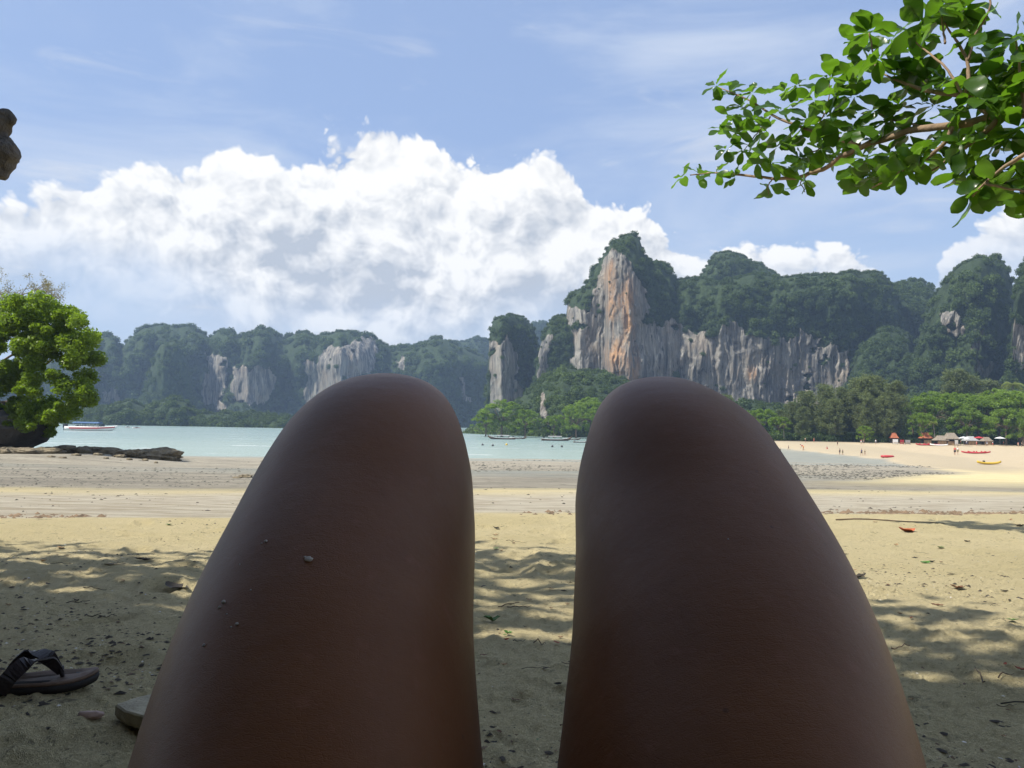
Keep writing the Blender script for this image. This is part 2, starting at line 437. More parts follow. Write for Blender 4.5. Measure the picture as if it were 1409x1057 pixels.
c = t.mix(t.math('MULTIPLY', pud_a, .55), c, (.21, .235, .20))
c = t.mix(t.attr('land'), c, (.05, .042, .026))  # ground behind the tree line, colour darkened for shade under the trees
t.put(P(b, 'Base Color'), c)
t.put(P(b, 'Roughness'), t.math('SUBTRACT', .93, t.math('ADD', t.math('MULTIPLY', wet_a, .12), t.math('MULTIPLY', pud_a, .28))))
P(b, 'Specular IOR Level').default_value = .3
h = t.math('ADD', t.math('MULTIPLY', n3, .25), t.math('ADD', t.math('MULTIPLY', t.noise(pos, 38, 5, .7), .6), t.math('MULTIPLY', crumb, .35)))
nm = t.bump(h, 1., .030)
t.put(P(b, 'Normal'), nm)
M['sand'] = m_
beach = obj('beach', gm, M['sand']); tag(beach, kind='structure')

# ------------------------------------------------------------------ the sea
yy = np.concatenate([[90], np.geomspace(95, 520, 150), [700, 2600]]); xx = np.concatenate([[-2500], np.linspace(-330, 260, 220), [2500]])
SX, SY = np.meshgrid(xx, yy)
SZ = ZW + .05 * fbm(SX * .08, SY * .22, s=61) * (SY < 600)
ii = np.arange(SX.size).reshape(SX.shape)
q = np.stack([ii[:-1, :-1], ii[:-1, 1:], ii[1:, 1:], ii[1:, :-1]], -1).reshape(-1, 4)
shal = 1 - sstep(SY, 120, 300)
sm = mesh_np('sea', np.stack([SX, SY, SZ], -1).reshape(-1, 3), q, True, {'shallow': shal.ravel()})
m_, t, b = mat('sea_water')
pos = t.new('ShaderNodeNewGeometry').outputs['Position']
sn = t.noise(t.mapv(pos, (.012, .05, 1)), 1, 5, .6)
c = t.mix(t.rng(sn, .35, .65), (.20, .29, .275), (.27, .345, .32))
c = t.mix(t.math('MULTIPLY', t.attr('shallow'), .75), c, (.33, .40, .35))
fo = t.noise(t.mapv(pos, (.035, .26, 1), (3, 0, 0)), 1, 3, .5)
fo2 = t.noise(t.mapv(pos, (.5, 1.6, 1)), 1, 4, .6)
foam = t.math('MULTIPLY', t.rng(fo, .66, .70), t.rng(fo2, .4, .52))
sepn = t.new('ShaderNodeSeparateXYZ'); t.put(sepn.inputs[0], pos)
foam = t.math('MULTIPLY', foam, t.rng(sepn.outputs[1], 320, 150))
c = t.mix(t.math('MULTIPLY', foam, .85), c, (.75, .77, .74))
t.put(P(b, 'Base Color'), c); P(b, 'Roughness').default_value = .22; P(b, 'IOR').default_value = 1.33
P(b, 'Specular IOR Level').default_value = .4
hw = t.math('ADD', t.noise(t.mapv(pos, (.35, 1.3, 1)), 1, 4, .6), t.math('MULTIPLY', t.noise(t.mapv(pos, (1.5, 4, 1)), 1, 3, .6), .3))
t.put(P(b, 'Normal'), t.bump(hw, 1., .35))
sea = obj('sea', sm, m_); tag(sea, kind='structure')

# ------------------------------------------------------------------ limestone cliffs
m_, t, b = mat('limestone')
pos = t.new('ShaderNodeNewGeometry').outputs['Position']
wv = t.vmath('ADD', pos, t.vmath('MULTIPLY', t.new('ShaderNodeTexNoise').outputs[1], (3, 3, 3)))
st1 = t.noise(t.mapv(wv, (.22, .22, .016)), 1, 6, .62)
st2 = t.noise(t.mapv(wv, (.75, .75, .035)), 1, 5, .65)
bl = t.noise(pos, .045, 6, .62)
c = t.mix(t.rng(st1, .35, .64), (.085, .085, .083), (.33, .305, .26))
c = t.mix(t.rng(st2, .58, .70), c, (.46, .43, .37))
c = t.mix(t.rng(st2, .46, .36), c, (.045, .048, .052))
c = t.mix(t.math('MULTIPLY', t.rng(bl, .5, .66), .3), c, (.33, .24, .15))
om = t.math('MULTIPLY', t.attr('orange'), t.rng(t.noise(t.mapv(wv, (.25, .25, .06)), 1, 5, .65), .40, .56))
c = t.mix(om, c, (.46, .27, .14))
vg = t.rng(t.attr('veg'), .35, .65)
vn_ = t.noise(pos, .35, 5, .7)
c = t.mix(vg, c, t.mix(t.rng(vn_, .35, .65), (.02, .034, .015), (.05, .075, .028)))
t.put(P(b, 'Base Color'), c); P(b, 'Roughness').default_value = .92; P(b, 'Specular IOR Level').default_value = .15
t.put(P(b, 'Normal'), t.bump(t.math('ADD', st2, t.math('MULTIPLY', t.noise(pos, .8, 5, .7), .6)), .8, 2.2))
M['limestone'] = m_

def inpoly(px, py, poly):
    x, y = px, py; c_ = np.zeros(px.shape, bool); n = len(poly); j = n - 1
    for i in range(n):
        xi, yi = poly[i]; xj, yj = poly[j]
        c_ ^= ((yi > y) != (yj > y)) & (x < (xj - xi) * (y - yi) / (yj - yi + 1e-12) + xi); j = i
    return c_
FOREST = []            # (x, y, z, size, tint, up-lean)
def cliff(name, skyline, D, base_z=ZW, rock=(), orange=(), round_px=40, recede=25., amp=9., flute=1.6, bulge=None, jag=2.2,
          crown=(7, 13), tint=(.1, .6), seed=1, step=1.6, cover=1.0, vstep=1.8, lean=0., vegscale=1.):
    sk = np.array(skyline, float)
    us = np.arange(sk[0, 0], sk[-1, 0] + .1, step)
    top_ = np.interp(us, sk[:, 0], sk[:, 1]) + jag * fbm(us * .07, us * 0, s=seed, o=4)
    bz = at(us, np.full_like(us, 600.), np.full_like(us, D)); 
    # pixel row of the foot of the wall at distance D
    vz = np.array([0, 0, 1.0])
    _, base_py = topix(np.stack([bz[:, 0], np.full_like(us, D), np.full_like(us, base_z)], 1))
    base_py = np.maximum(base_py, top_ + 4) + 3
    nv = int(max(20, (base_py - top_).max() / vstep))
    v = np.linspace(0, 1, nv)[:, None]
    PX = np.repeat(us[None], nv, 0); PY = base_py[None] * (1 - v) + top_[None] * v
    rel = PY - top_[None]
    rm = np.zeros(PX.shape)
    wx = PX + 10 * fbm(PX * .05, PY * .05, s=seed + 40, o=3); wy = PY + 17 * fbm(PX * .09, PY * .03, s=seed + 50, o=3)
    for poly in rock: rm = np.maximum(rm, inpoly(wx, wy, poly).astype(float))
    rm = rm * (fbm(PX * .045, PY * .06, s=seed + 61, o=4) > -.50)
    om_ = np.zeros(PX.shape)
    for (ox, oy, rx, ry) in orange: om_ = np.maximum(om_, np.clip(1.3 - np.hypot((PX - ox) / rx, (PY - oy) / ry), 0, 1))
    qq = np.clip(rel / round_px, 0, 1)
    off = recede * (1 - np.sqrt(np.clip(1 - (1 - qq) ** 2, 0, 1)))
    # karst relief: buttresses, gullies, flutes, ledges
    off = off + amp * fbm(PX * .018, PY * .010, s=seed, o=3) * (1 - .35 * rm) + amp * .6 * fbm(PX * .05, PY * .03, s=seed + 3, o=3) * (1 - .75 * rm)
    fl = np.abs(fbm(PX * .11 + 1.5 * fbm(PX * .03, PY * .02, s=seed + 9), PY * .012, s=seed + 5, o=3))
    fl2 = np.abs(fbm(PX * .27 + 2 * fbm(PX * .05, PY * .03, s=seed + 19), PY * .02, s=seed + 25, o=2))
    off = off + flute * .35 * (1 - 3 * fl2) * rm
    off = off + flute * (1.2 - 3.2 * fl) * (.3 + .7 * rm) + rm * 1.4 * sstep(fbm(PX * .06, PY * .05, s=seed + 77), .1, .6)
    off = off - rm * flute * 1.2 + lean * v * 10
    if bulge is not None: off = off + np.interp(PX, [p[0] for p in bulge], [p[1] for p in bulge])
    Y = D + off
    W = at(PX, PY, Y)
    # carry the mass on behind the skyline
    back = []
    for k in range(1, 5):
        r_ = W[-1].copy(); r_[:, 1] += 9 * k; r_[:, 0] *= 1 + 9 * k / D; r_[:, 2] -= 1.2 * k * k; back.append(r_)
    W2 = np.concatenate([W, np.array(back)]); pad = np.zeros((4, len(us)))
    vegm = 1 - np.concatenate([rm, pad]); om2 = np.concatenate([om_, pad])
    nr_, nu = W2.shape[:2]; ii = np.arange(nr_ * nu).reshape(nr_, nu)
    q = np.stack([ii[:-1, :-1], ii[:-1, 1:], ii[1:, 1:], ii[1:, :-1]], -1).reshape(-1, 4)
    me = mesh_np(name, W2.reshape(-1, 3), q, True, {'veg': vegm.ravel(), 'orange': om2.ravel()})
    o = obj(name, me, M['limestone']); tag(o, kind='structure')
    # trees and scrub rooted on it
    area = float((base_py - top_).clip(0).sum() * step)
    cav = .5 * (crown[0] + crown[1])
    n = int(area / (cav * cav * .30) * cover)
    iu = RNG.integers(0, nu, n); iv = (RNG.random(n) * nv).astype(int)
    keep = (rm[iv, iu] < .5) | (RNG.random(n) < .035)
    # never a crown on every spot: bare gaps follow a slow noise
    keep &= fbm(PX[iv, iu] * .06, PY[iv, iu] * .06, s=seed + 13) > -.62
    iu, iv = iu[keep], iv[keep]
    p = W[iv, iu]; sz = (crown[0] * .9 + (crown[1] * 1.25 - crown[0]) * RNG.random(len(p)) ** 2.4) * D / FPX * .5
    sz = np.where(rm[iv, iu] > .5, sz * .55, sz)
    tn = tint[0] + (tint[1] - tint[0]) * np.clip(.5 + .5 * fbm(PX[iv, iu] * .03, PY[iv, iu] * .03, s=seed + 21) + .75 * (RNG.random(len(p)) - .5), 0, 1.2)
    for a, s_, k in zip(p, sz, tn): FOREST.append((*a, s_, k))
    # a fringe along the skyline
    for u_ in np.arange(us[0], us[-1], cav * .42):
        i = min(nu - 1, int((u_ - us[0]) / step))
        if RNG.random() < .85 and base_py[i] - top_[i] > 14:
            s_ = (crown[0] + (crown[1] - crown[0]) * RNG.random() ** 1.4) * D / FPX * .42
            FOREST.append((*W[-1, i], s_, tint[0] + (tint[1] - tint[0]) * RNG.random()))
    return o

cliff('distant_ridge', [(500, 500), (540, 480), (580, 471), (610, 469), (640, 471), (656, 464), (672, 469), (700, 457), (730, 447), (745, 441), (760, 447), (790, 470), (830, 500)],
      1150, seed=2, amp=10, crown=(5, 9), tint=(.1, .4), step=2.5)
cliff('far_karst_range', [(-60, 500), (40, 500), (100, 492), (110, 476), (130, 463), (145, 460), (158, 466), (168, 480), (178, 466), (195, 453), (220, 447), (245, 451), (260, 450), (275, 456), (288, 466), (300, 457), (318, 456), (330, 464), (345, 459), (358, 452), (375, 456), (390, 466), (405, 460), (420, 458), (435, 464), (450, 461), (465, 456), (480, 455), (495, 461), (510, 463), (525, 471), (540, 478), (550, 475), (565, 478), (580, 475), (592, 468), (605, 466), (618, 471), (632, 476), (645, 484), (665, 492), (700, 520)],
      800, rock=[[(280, 492), (309, 488), (312, 540), (305, 568), (284, 560)], [(316, 503), (368, 500), (374, 530), (366, 562), (340, 555), (318, 545)],
                 [(417, 500), (432, 498), (452, 474), (514, 470), (518, 505), (470, 530), (448, 556), (424, 560)], [(236, 512), (256, 512), (256, 530), (238, 528)],
                 [(140, 540), (162, 538), (165, 555), (142, 556)], [(245, 555), (262, 560), (258, 582), (246, 580)], [(540, 490), (560, 490), (558, 510)], [(634, 515), (640, 512), (644, 550), (636, 550)]],
      seed=4, round_px=45, recede=55, amp=26, flute=2.2, tint=(.05, .8), crown=(8, 17), bulge=[(-60, -30), (160, 0), (288, 35), (340, -15), (395, 40), (470, -25), (545, 40), (600, 5), (700, 60)])
cliff('far_karst_buttress', [(178, 585), (190, 560), (200, 535), (206, 512), (212, 492), (222, 474), (240, 469), (252, 478), (260, 505), (268, 550), (285, 584)],
      700, seed=6, round_px=35, recede=30, amp=10, tint=(.15, .6), crown=(7, 13), bulge=[(178, 40), (225, 0), (285, 45)])
cliff('far_shore_wood', [(90, 574), (110, 560), (130, 562), (160, 556), (178, 550), (200, 562), (215, 556), (235, 548), (255, 552), (270, 566), (300, 572), (350, 570), (400, 574), (430, 580)],
      500, seed=8, round_px=25, recede=35, amp=6, tint=(.25, .9), crown=(9, 17), cover=2.2)
cliff('middle_karst_tower', [(664, 596), (669, 560), (672, 500), (674, 456), (680, 441), (700, 434), (720, 435), (733, 449), (740, 468), (745, 490), (760, 560)],
      520, rock=[[(674, 470), (700, 462), (712, 500), (716, 548), (690, 560), (676, 545)]], seed=10, round_px=30, recede=28, amp=10, tint=(.05, .45), crown=(6, 12), bulge=[(664, 25), (690, 0), (760, 40)])
cliff('middle_karst_shoulder', [(728, 590), (738, 500), (748, 458), (756, 441), (770, 433), (785, 437), (796, 450), (810, 560)],
      500, rock=[[(742, 470), (756, 470), (758, 520), (745, 530)]], seed=12, round_px=30, recede=25, amp=9, tint=(.05, .45), crown=(6, 12))
cliff('great_wall_peak_behind', [(945, 420), (960, 388), (972, 366), (985, 350), (1005, 346), (1028, 355), (1050, 367), (1068, 378), (1085, 400), (1100, 430)],
      560, seed=14, round_px=40, recede=30, amp=12, tint=(.1, .55), crown=(6, 11))
cliff('great_limestone_wall', [(764, 600), (770, 520), (777, 450), (782, 412), (790, 401), (802, 397), (815, 376), (828, 354), (840, 336), (855, 326), (870, 323), (880, 330), (886, 350), (893, 358), (910, 361), (922, 369), (929, 386), (942, 386), (960, 381), (985, 388), (1005, 384), (1040, 378), (1075, 383), (1110, 379), (1150, 379), (1175, 375), (1212, 375), (1224, 385), (1232, 402), (1245, 440), (1262, 520)],
      470, rock=[[(774, 452), (782, 425), (800, 432), (814, 418), (824, 392), (832, 362), (846, 346), (862, 356), (872, 380), (890, 400), (894, 425), (880, 440), (900, 450), (930, 446), (960, 456), (1000, 450), (1020, 444), (1050, 462), (1080, 474), (1110, 456), (1140, 468), (1168, 490), (1172, 520), (1160, 545), (1130, 560), (1000, 575), (860, 560), (800, 540), (774, 530)]],
      orange=[(840, 384, 8, 26), (862, 412, 13, 32), (866, 450, 8, 45), (848, 492, 16, 30), (842, 428, 8, 26), (872, 505, 9, 30), (1035, 515, 7, 12)],
      seed=16, round_px=46, recede=26, amp=11, flute=1.5, tint=(.02, .75), crown=(7, 16), step=1.2, vstep=1.3,
      bulge=[(764, 40), (800, 18), (832, 22), (838, 0), (866, -8), (930, 12), (1010, 0), (1110, 0), (1172, -4), (1190, 14), (1262, 50)])
cliff('right_karst_tower', [(1200, 470), (1214, 425), (1227, 398), (1240, 388), (1255, 384), (1270, 387), (1282, 399), (1292, 412), (1304, 440), (1320, 500)],
      520, seed=18, round_px=45, recede=30, amp=10, tint=(.1, .8), crown=(8, 15))
cliff('dark_valley_slope', [(1140, 596), (1162, 540), (1180, 480), (1200, 455), (1225, 448), (1250, 460), (1262, 500), (1300, 560)],
      430, seed=20, round_px=70, recede=55, amp=10, tint=(.0, .6), crown=(9, 18), cover=1.6)
cliff('right_karst_hill', [(1228, 592), (1240, 540), (1250, 505), (1262, 470), (1275, 432), (1290, 401), (1305, 381), (1325, 363), (1350, 354), (1372, 355), (1385, 366), (1393, 391), (1400, 420), (1410, 450), (1440, 480)],
      400, rock=[[(1292, 432), (1318, 425), (1326, 455), (1300, 466)], [(1336, 450), (1352, 446), (1350, 485), (1340, 480)], [(1345, 495), (1362, 505), (1360, 520), (1345, 515)]],
      seed=22, round_px=60, recede=35, amp=10, tint=(.1, 1.1), crown=(9, 19), bulge=[(1228, 40), (1290, 0), (1350, -8), (1440, 40)])
cliff('edge_karst_tower', [(1380, 590), (1386, 520), (1391, 460), (1395, 415), (1402, 378), (1410, 358), (1440, 335), (1480, 330), (1520, 380), (1560, 560)],
      350, rock=[[(1398, 440), (1425, 430), (1440, 510), (1400, 515)]], seed=24, round_px=45, recede=20, amp=7, tint=(.05, .9), crown=(9, 18))
cliff('green_headland', [(640, 598), (655, 590), (680, 582), (700, 566), (715, 548), (735, 533), (752, 516), (775, 505), (800, 512), (830, 514), (860, 522), (905, 545), (960, 575), (1010, 598)],
      345, rock=[[(738, 552), (750, 545), (753, 575), (741, 580)]], seed=26, round_px=90, recede=80, amp=8, tint=(.35, 1.35), crown=(9, 19), cover=2.6)
cliff('wall_foot_wood', [(960, 590), (985, 560), (1010, 552), (1060, 558), (1110, 566), (1180, 560), (1250, 548), (1300, 545), (1350, 540), (1420, 535), (1480, 540)],
      300, base_z=-3.0, seed=28, round_px=50, recede=40, amp=5, tint=(.15, .7), crown=(14, 24), cover=1.3)

for _ in range(520):                     # shrubs under the beach trees
    x_ = RNG.uniform(54, 165); y_ = RNG.uniform(213, 236); FOREST.append((x_, y_, float(zg0(x_, y_)) + .6, RNG.uniform(1.0, 2.2), RNG.uniform(.0, .8)))

def leaf_quads(n, cen, nrm_bias=.5, size=(.1, .2), asp=1.8, rng=RNG):
    """n bent leaf quads round the given centres; returns V, F, tint"""
    cen = np.asarray(cen, float)
    a = rng.normal(size=(n, 3)); a /= np.linalg.norm(a, axis=1)[:, None]
    u = rng.normal(size=(n, 3)); u[:, 2] += nrm_bias * 2; u /= np.linalg.norm(u, axis=1)[:, None]
    a = a - u * (a * u).sum(1)[:, None]; a /= np.linalg.norm(a, axis=1)[:, None] + 1e-9
    b_ = np.cross(u, a)
    L = (size[0] + (size[1] - size[0]) * rng.random(n))[:, None]; Wd = L / asp
    p0 = cen - a * L * .5; p2 = cen + a * L * .5 - u * L * .12
    p1 = cen + b_ * Wd * .5 + u * L * .06; p3 = cen - b_ * Wd * .5 + u * L * .06
    V = np.stack([p0, p1, p2, p3], 1).reshape(-1, 3)
    F = np.arange(4 * n).reshape(n, 4)
    return V, F, np.repeat(rng.random(n), 4)

# crowns for the far woods: a dense core with ragged leafy sprays
def far_crown(seed):
    rg = np.random.default_rng(seed)
    bm = bmesh.new(); bmesh.ops.create_icosphere(bm, subdivisions=2, radius=.62)
    cv = np.array([v_.co[:] for v_ in bm.verts]); cf = np.array([[v_.index for v_ in f.verts] for f in bm.faces]); bm.free()
    cv *= (1 + .35 * fbm(cv[:, 0] * 2 + seed, cv[:, 1] * 2, cv[:, 2] * 2, s=seed))[:, None]; cv[:, 2] *= .85
    n = 330
    dirs = rg.normal(size=(n, 3)); dirs[:, 2] = dirs[:, 2] * .9 + .25; dirs /= np.linalg.norm(dirs, axis=1)[:, None]
    rr = .60 + .42 * rg.random(n) ** 1.3
    lump = 1 + .30 * fbm(dirs[:, 0] * 2.1 + seed, dirs[:, 1] * 2.1, dirs[:, 2] * 2.1, s=seed + 5)
    V, F, tn = leaf_quads(n, dirs * (rr * lump)[:, None] * np.array([1, 1, .85]), .35, (.16, .34), 1.3, rg)
    cq = np.concatenate([cf, cf[:, 2:3]], 1)
    tri = np.concatenate([F[:, [0, 1, 2]], F[:, [0, 2, 3]]])
    return mesh_np('crown', np.concatenate([V, cv]), np.concatenate([tri, cf + len(V)]), False,
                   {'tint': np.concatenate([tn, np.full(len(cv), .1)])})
crown_col = bpy.data.collections.new('far_crowns')
for k in range(5):
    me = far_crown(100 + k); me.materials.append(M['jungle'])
    o_ = bpy.data.objects.new('far_crown_source', me); crown_col.objects.link(o_)
FA = np.array(FOREST)
pm = bpy.data.meshes.new('hill_forest'); pm.vertices.add(len(FA)); pm.vertices.foreach_set('co', np.ascontiguousarray(FA[:, :3], np.float32).ravel())
for nm, col_ in (('csize', FA[:, 3]), ('itint', FA[:, 4])):
    a_ = pm.attributes.new(nm, 'FLOAT', 'POINT'); a_.data.foreach_set('value', np.ascontiguousarray(col_, np.float32))
ng = bpy.data.node_groups.new('forest_nodes', 'GeometryNodeTree')
ng.interface.new_socket('Geometry', in_out='INPUT', socket_type='NodeSocketGeometry'); ng.interface.new_socket('Geometry', in_out='OUTPUT', socket_type='NodeSocketGeometry')
gi = ng.nodes.new('NodeGroupInput'); go = ng.nodes.new('NodeGroupOutput')
m2p = ng.nodes.new('GeometryNodeMeshToPoints'); ci = ng.nodes.new('GeometryNodeCollectionInfo'); ci.inputs['Collection'].default_value = crown_col
ci.inputs['Separate Children'].default_value = True; ci.inputs['Reset Children'].default_value = True
iop = ng.nodes.new('GeometryNodeInstanceOnPoints'); iop.inputs['Pick Instance'].default_value = True
na_ = ng.nodes.new('GeometryNodeInputNamedAttribute'); na_.data_type = 'FLOAT'; na_.inputs['Name'].default_value = 'csize'
rv = ng.nodes.new('FunctionNodeRandomValue'); rv.data_type = 'FLOAT_VECTOR'
rv.inputs[0].default_value = (-.25, -.25, 0); rv.inputs[1].default_value = (.25, .25, 6.28)
L_ = ng.links.new
L_(gi.outputs[0], m2p.inputs[0]); L_(m2p.outputs[0], iop.inputs['Points']); L_(ci.outputs[0], iop.inputs['Instance'])
L_(na_.outputs[0], iop.inputs['Scale']); L_(rv.outputs[0], iop.inputs['Rotation']); L_(iop.outputs[0], go.inputs[0])
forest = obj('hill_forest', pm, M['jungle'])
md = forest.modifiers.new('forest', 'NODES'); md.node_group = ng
tag(forest, 'dense dark green jungle covering the limestone cliffs and headland', 'forest', kind='stuff')
# ------------------------------------------------------------------ the reclining person
def remesh(parts, voxel, name, smooth=2, fac=.5):
    mb = MB()
    for V, F in parts: mb.add(V, F)
    me = mb.mesh('tmp'); o = bpy.data.objects.new('tmp', me); C.objects.link(o)
    md = o.modifiers.new('r', 'REMESH'); md.mode = 'VOXEL'; md.voxel_size = voxel
    if smooth: s_ = o.modifiers.new('s', 'SMOOTH'); s_.iterations = smooth; s_.factor = fac
    dg = bpy.context.evaluated_depsgraph_get()
    out = bpy.data.meshes.new_from_object(o.evaluated_get(dg)); out.name = name
    bpy.data.objects.remove(o); bpy.data.meshes.remove(me)
    out.polygons.foreach_set('use_smooth', [True] * len(out.polygons)); out.update()
    out.materials.clear()
    return out
def ringtube(C_, A_, B_, n=40, A2=None):
    """rings given by centre, half width along x, half thickness across the axis"""
    C_ = np.asarray(C_, float); T_ = np.gradient(C_, axis=0); T_ /= np.linalg.norm(T_, axis=1)[:, None]
    th = np.linspace(0, 2 * PI, n, endpoint=False); rings = []
    for c_, t_, a, b_ in zip(C_, T_, A_, B_):
        X = np.array([1., 0, 0]); X = X - t_ * (X @ t_); X /= np.linalg.norm(X); N = np.cross(X, t_)
        if N[2] < 0 and abs(t_[2]) < .95: N = -N
        rings.append([c_ + X * a * math.cos(k) + N * b_ * math.sin(k) for k in th])
    return loft(rings)
def ball(c_, r_, n=16):
    c_ = np.asarray(c_, float); r_ = np.asarray(r_, float) * np.ones(3); rings = []
    for i in range(1, n):
        p = PI * i / n
        rings.append([c_ + r_ * np.array([math.sin(p) * math.cos(k), math.sin(p) * math.sin(k), -math.cos(p)]) for k in np.linspace(0, 2 * PI, 2 * n, endpoint=False)])
    return loft(rings)

EDGE = {-1: ([(515, 497, 588), (527, 468, 604), (540, 449, 617), (560, 432, 631), (580, 419, 640), (620, 399, 650), (650, 381, 654), (700, 347, 658), (760, 320, 660), (800, 301, 657), (860, 269, 655), (930, 238, 657), (1057, 200, 665), (1300, 140, 690)]),
        1: ([(517, 888, 940), (527, 850, 962), (540, 832, 980), (560, 816, 1003), (580, 807, 1021), (620, 796, 1046), (650, 791, 1063), (700, 786, 1093), (760, 783, 1133), (800, 784, 1156), (860, 784, 1187), (930, 782, 1212), (1057, 769, 1247), (1300, 740, 1300)])}
def leg_parts(s):
    e = np.array(EDGE[s], float)
    # axis of the thigh from the knee back to the hip (y, z)
    K = np.array([.545, .468])
    ax = np.array([(.545, .468), (.51, .446), (.47, .418), (.42, .382), (.37, .345), (.32, .307), (.27, .262), (.22, .215), (.16, .175)])
    cs, aw, bw = [], [], []
    for i, (y, z) in enumerate(ax):
        _, pyc = topix(np.array([s * .1, y, z]))
        l = np.interp(pyc, e[:, 0], e[:, 1]); r_ = np.interp(pyc, e[:, 0], e[:, 2])
        xl = at(np.array(l), np.array(pyc), np.array(y))[0]; xr = at(np.array(r_), np.array(pyc), np.array(y))[0]
        cx, hw = .5 * (xl + xr), .5 * (xr - xl)
        if i >= 6: cx, hw = s * np.interp(y, [.16, .27], [.085, .102]), np.interp(y, [.16, .27], [.098, .086])
        cs.append((cx, y, z)); aw.append(hw); bw.append(np.interp(y, [.16, .3, .42, .5, .56], [.105, .091, .0865, .080, .068]))
    cs, aw, bw = np.array(cs), np.array(aw), np.array(bw)
    thigh = ringtube(smooth_path(cs, 40), np.interp(np.linspace(0, 1, 40), np.linspace(0, 1, len(aw)), aw), np.interp(np.linspace(0, 1, 40), np.linspace(0, 1, len(bw)), bw))
    kx = cs[0, 0]
    parts = [thigh]
    # knee: level slices that follow its rounded outline
    rings = []
    ktop = e[0, 0] - 1.5
    for py in np.concatenate([ktop + 26 * (1 - np.cos(np.linspace(.08, 1, 12) * PI / 2)), np.linspace(ktop + 34, 700, 18)]):
        f_ = np.clip((py - ktop) / 60, 0, 1); dome = math.sqrt(max(.01, 1 - (1 - f_) ** 2))
        yk = .545 + .014 * (1 - f_)
        l = np.interp(py, e[:, 0], e[:, 1]); r_ = np.interp(py, e[:, 0], e[:, 2])
        if py < e[1, 0]:
            g_ = math.sqrt(max(.02, (py - ktop) / (e[1, 0] - ktop))); mid_ = .5 * (e[0, 1] + e[0, 2]) * (1 - g_) + .5 * (e[1, 1] + e[1, 2]) * g_
            hw_ = .5 * (e[1, 2] - e[1, 1]) * g_; l, r_ = mid_ - hw_, mid_ + hw_
        pl = at(np.array(l), np.array(py), np.array(yk)); pr = at(np.array(r_), np.array(py), np.array(yk))
        c_ = .5 * (pl + pr); hw = .5 * (pr[0] - pl[0]) * .985
        dp = .060 * dome; zc = c_[2]; back_ = yk + dp
        front_ = float(np.interp(zc, [.44, .47, .50, .515, .525, .532, .537], [.362, .404, .4455, .468, .492, .518, .548]))
        c_ = np.array([c_[0], .5 * (front_ + back_), zc]); dp = max(.004, .5 * (back_ - front_))
        sh_ = 1 - sstep(py, 590, 720); hw *= .6 + .4 * sh_ ** .5
        rings.append([c_ + np.array([hw * math.cos(k), dp * math.sin(k), .0]) for k in np.linspace(0, 2 * PI, 40, endpoint=False)])
    parts.append(loft(rings[::-1]))
    # shin, calf and foot behind
    sh = smooth_path([(kx, .575, .455), (kx, .60, .40), (kx + s * .004, .625, .30), (kx + s * .004, .655, .18), (kx, .672, .09), (kx, .678, .055)], 24)
    rr = np.interp(np.linspace(0, 1, 24), [0, .15, .42, .75, .92, 1], [.054, .052, .056, .040, .036, .042])
    parts.append(ringtube(sh, rr * .98, rr * 1.06, 28))
    gz_ = float(zg0(kx, .75))
    ft = smooth_path([(kx, .645, gz_ + .042), (kx, .70, gz_ + .045), (kx + s * .006, .78, gz_ + .036), (kx + s * .010, .845, gz_ + .022)], 14)
    parts.append(ringtube(ft, np.interp(np.linspace(0, 1, 14), [0, .3, .75, 1], [.031, .036, .046, .044]), np.interp(np.linspace(0, 1, 14), [0, .3, .75, 1], [.040, .044, .030, .019]), 24))
    for k in range(5):
        tx = kx - s * .034 + s * .0185 * k; ln = (.052, .046, .041, .035, .028)[k]; rad_ = (.0125, .0092, .0088, .0085, .0082)[k]
        parts.append(ringtube([(tx, .835, gz_ + .019), (tx, .845 + ln * .5, gz_ + .019), (tx, .845 + ln * .85, gz_ + .013), (tx, .845 + ln, gz_ + .010)], [rad_, rad_, rad_ * .95, rad_ * .5], [rad_, rad_, rad_ * .9, rad_ * .5], 14))
    return parts
body = leg_parts(-1) + leg_parts(1)
# pelvis and torso lying back on the sand, head resting, arms at the sides
tor = smooth_path([(0, .20, .145), (0, .10, .125), (0, 0, .115), (0, -.12, .118), (0, -.25, .125), (0, -.34, .115), (0, -.40, .10)], 30)
body.append(ringtube(tor, np.interp(np.linspace(0, 1, 30), [0, .12, .35, .7, .92, 1], [.14, .172, .142, .165, .165, .09]), np.interp(np.linspace(0, 1, 30), [0, .12, .35, .7, .92, 1], [.10, .115, .10, .108, .085, .05]), 40))
body.append(ringtube([(0, -.38, .105), (0, -.44, .11), (0, -.50, .115)], [.055, .052, .055], [.055, .052, .055], 24))
body += [ball((0, -.585, .125), (.076, .105, .095)), ball((0, -.56, .185), (.055, .07, .045)), ball((0, -.565, .232), (.013, .022, .016)), ball((-.075, -.59, .12), (.01, .03, .02)), ball((.075, -.59, .12), (.01, .03, .02)),
         ball((0, -.52, .215), (.026, .011, .008)), ball((0, -.50, .20), (.03, .02, .022))]
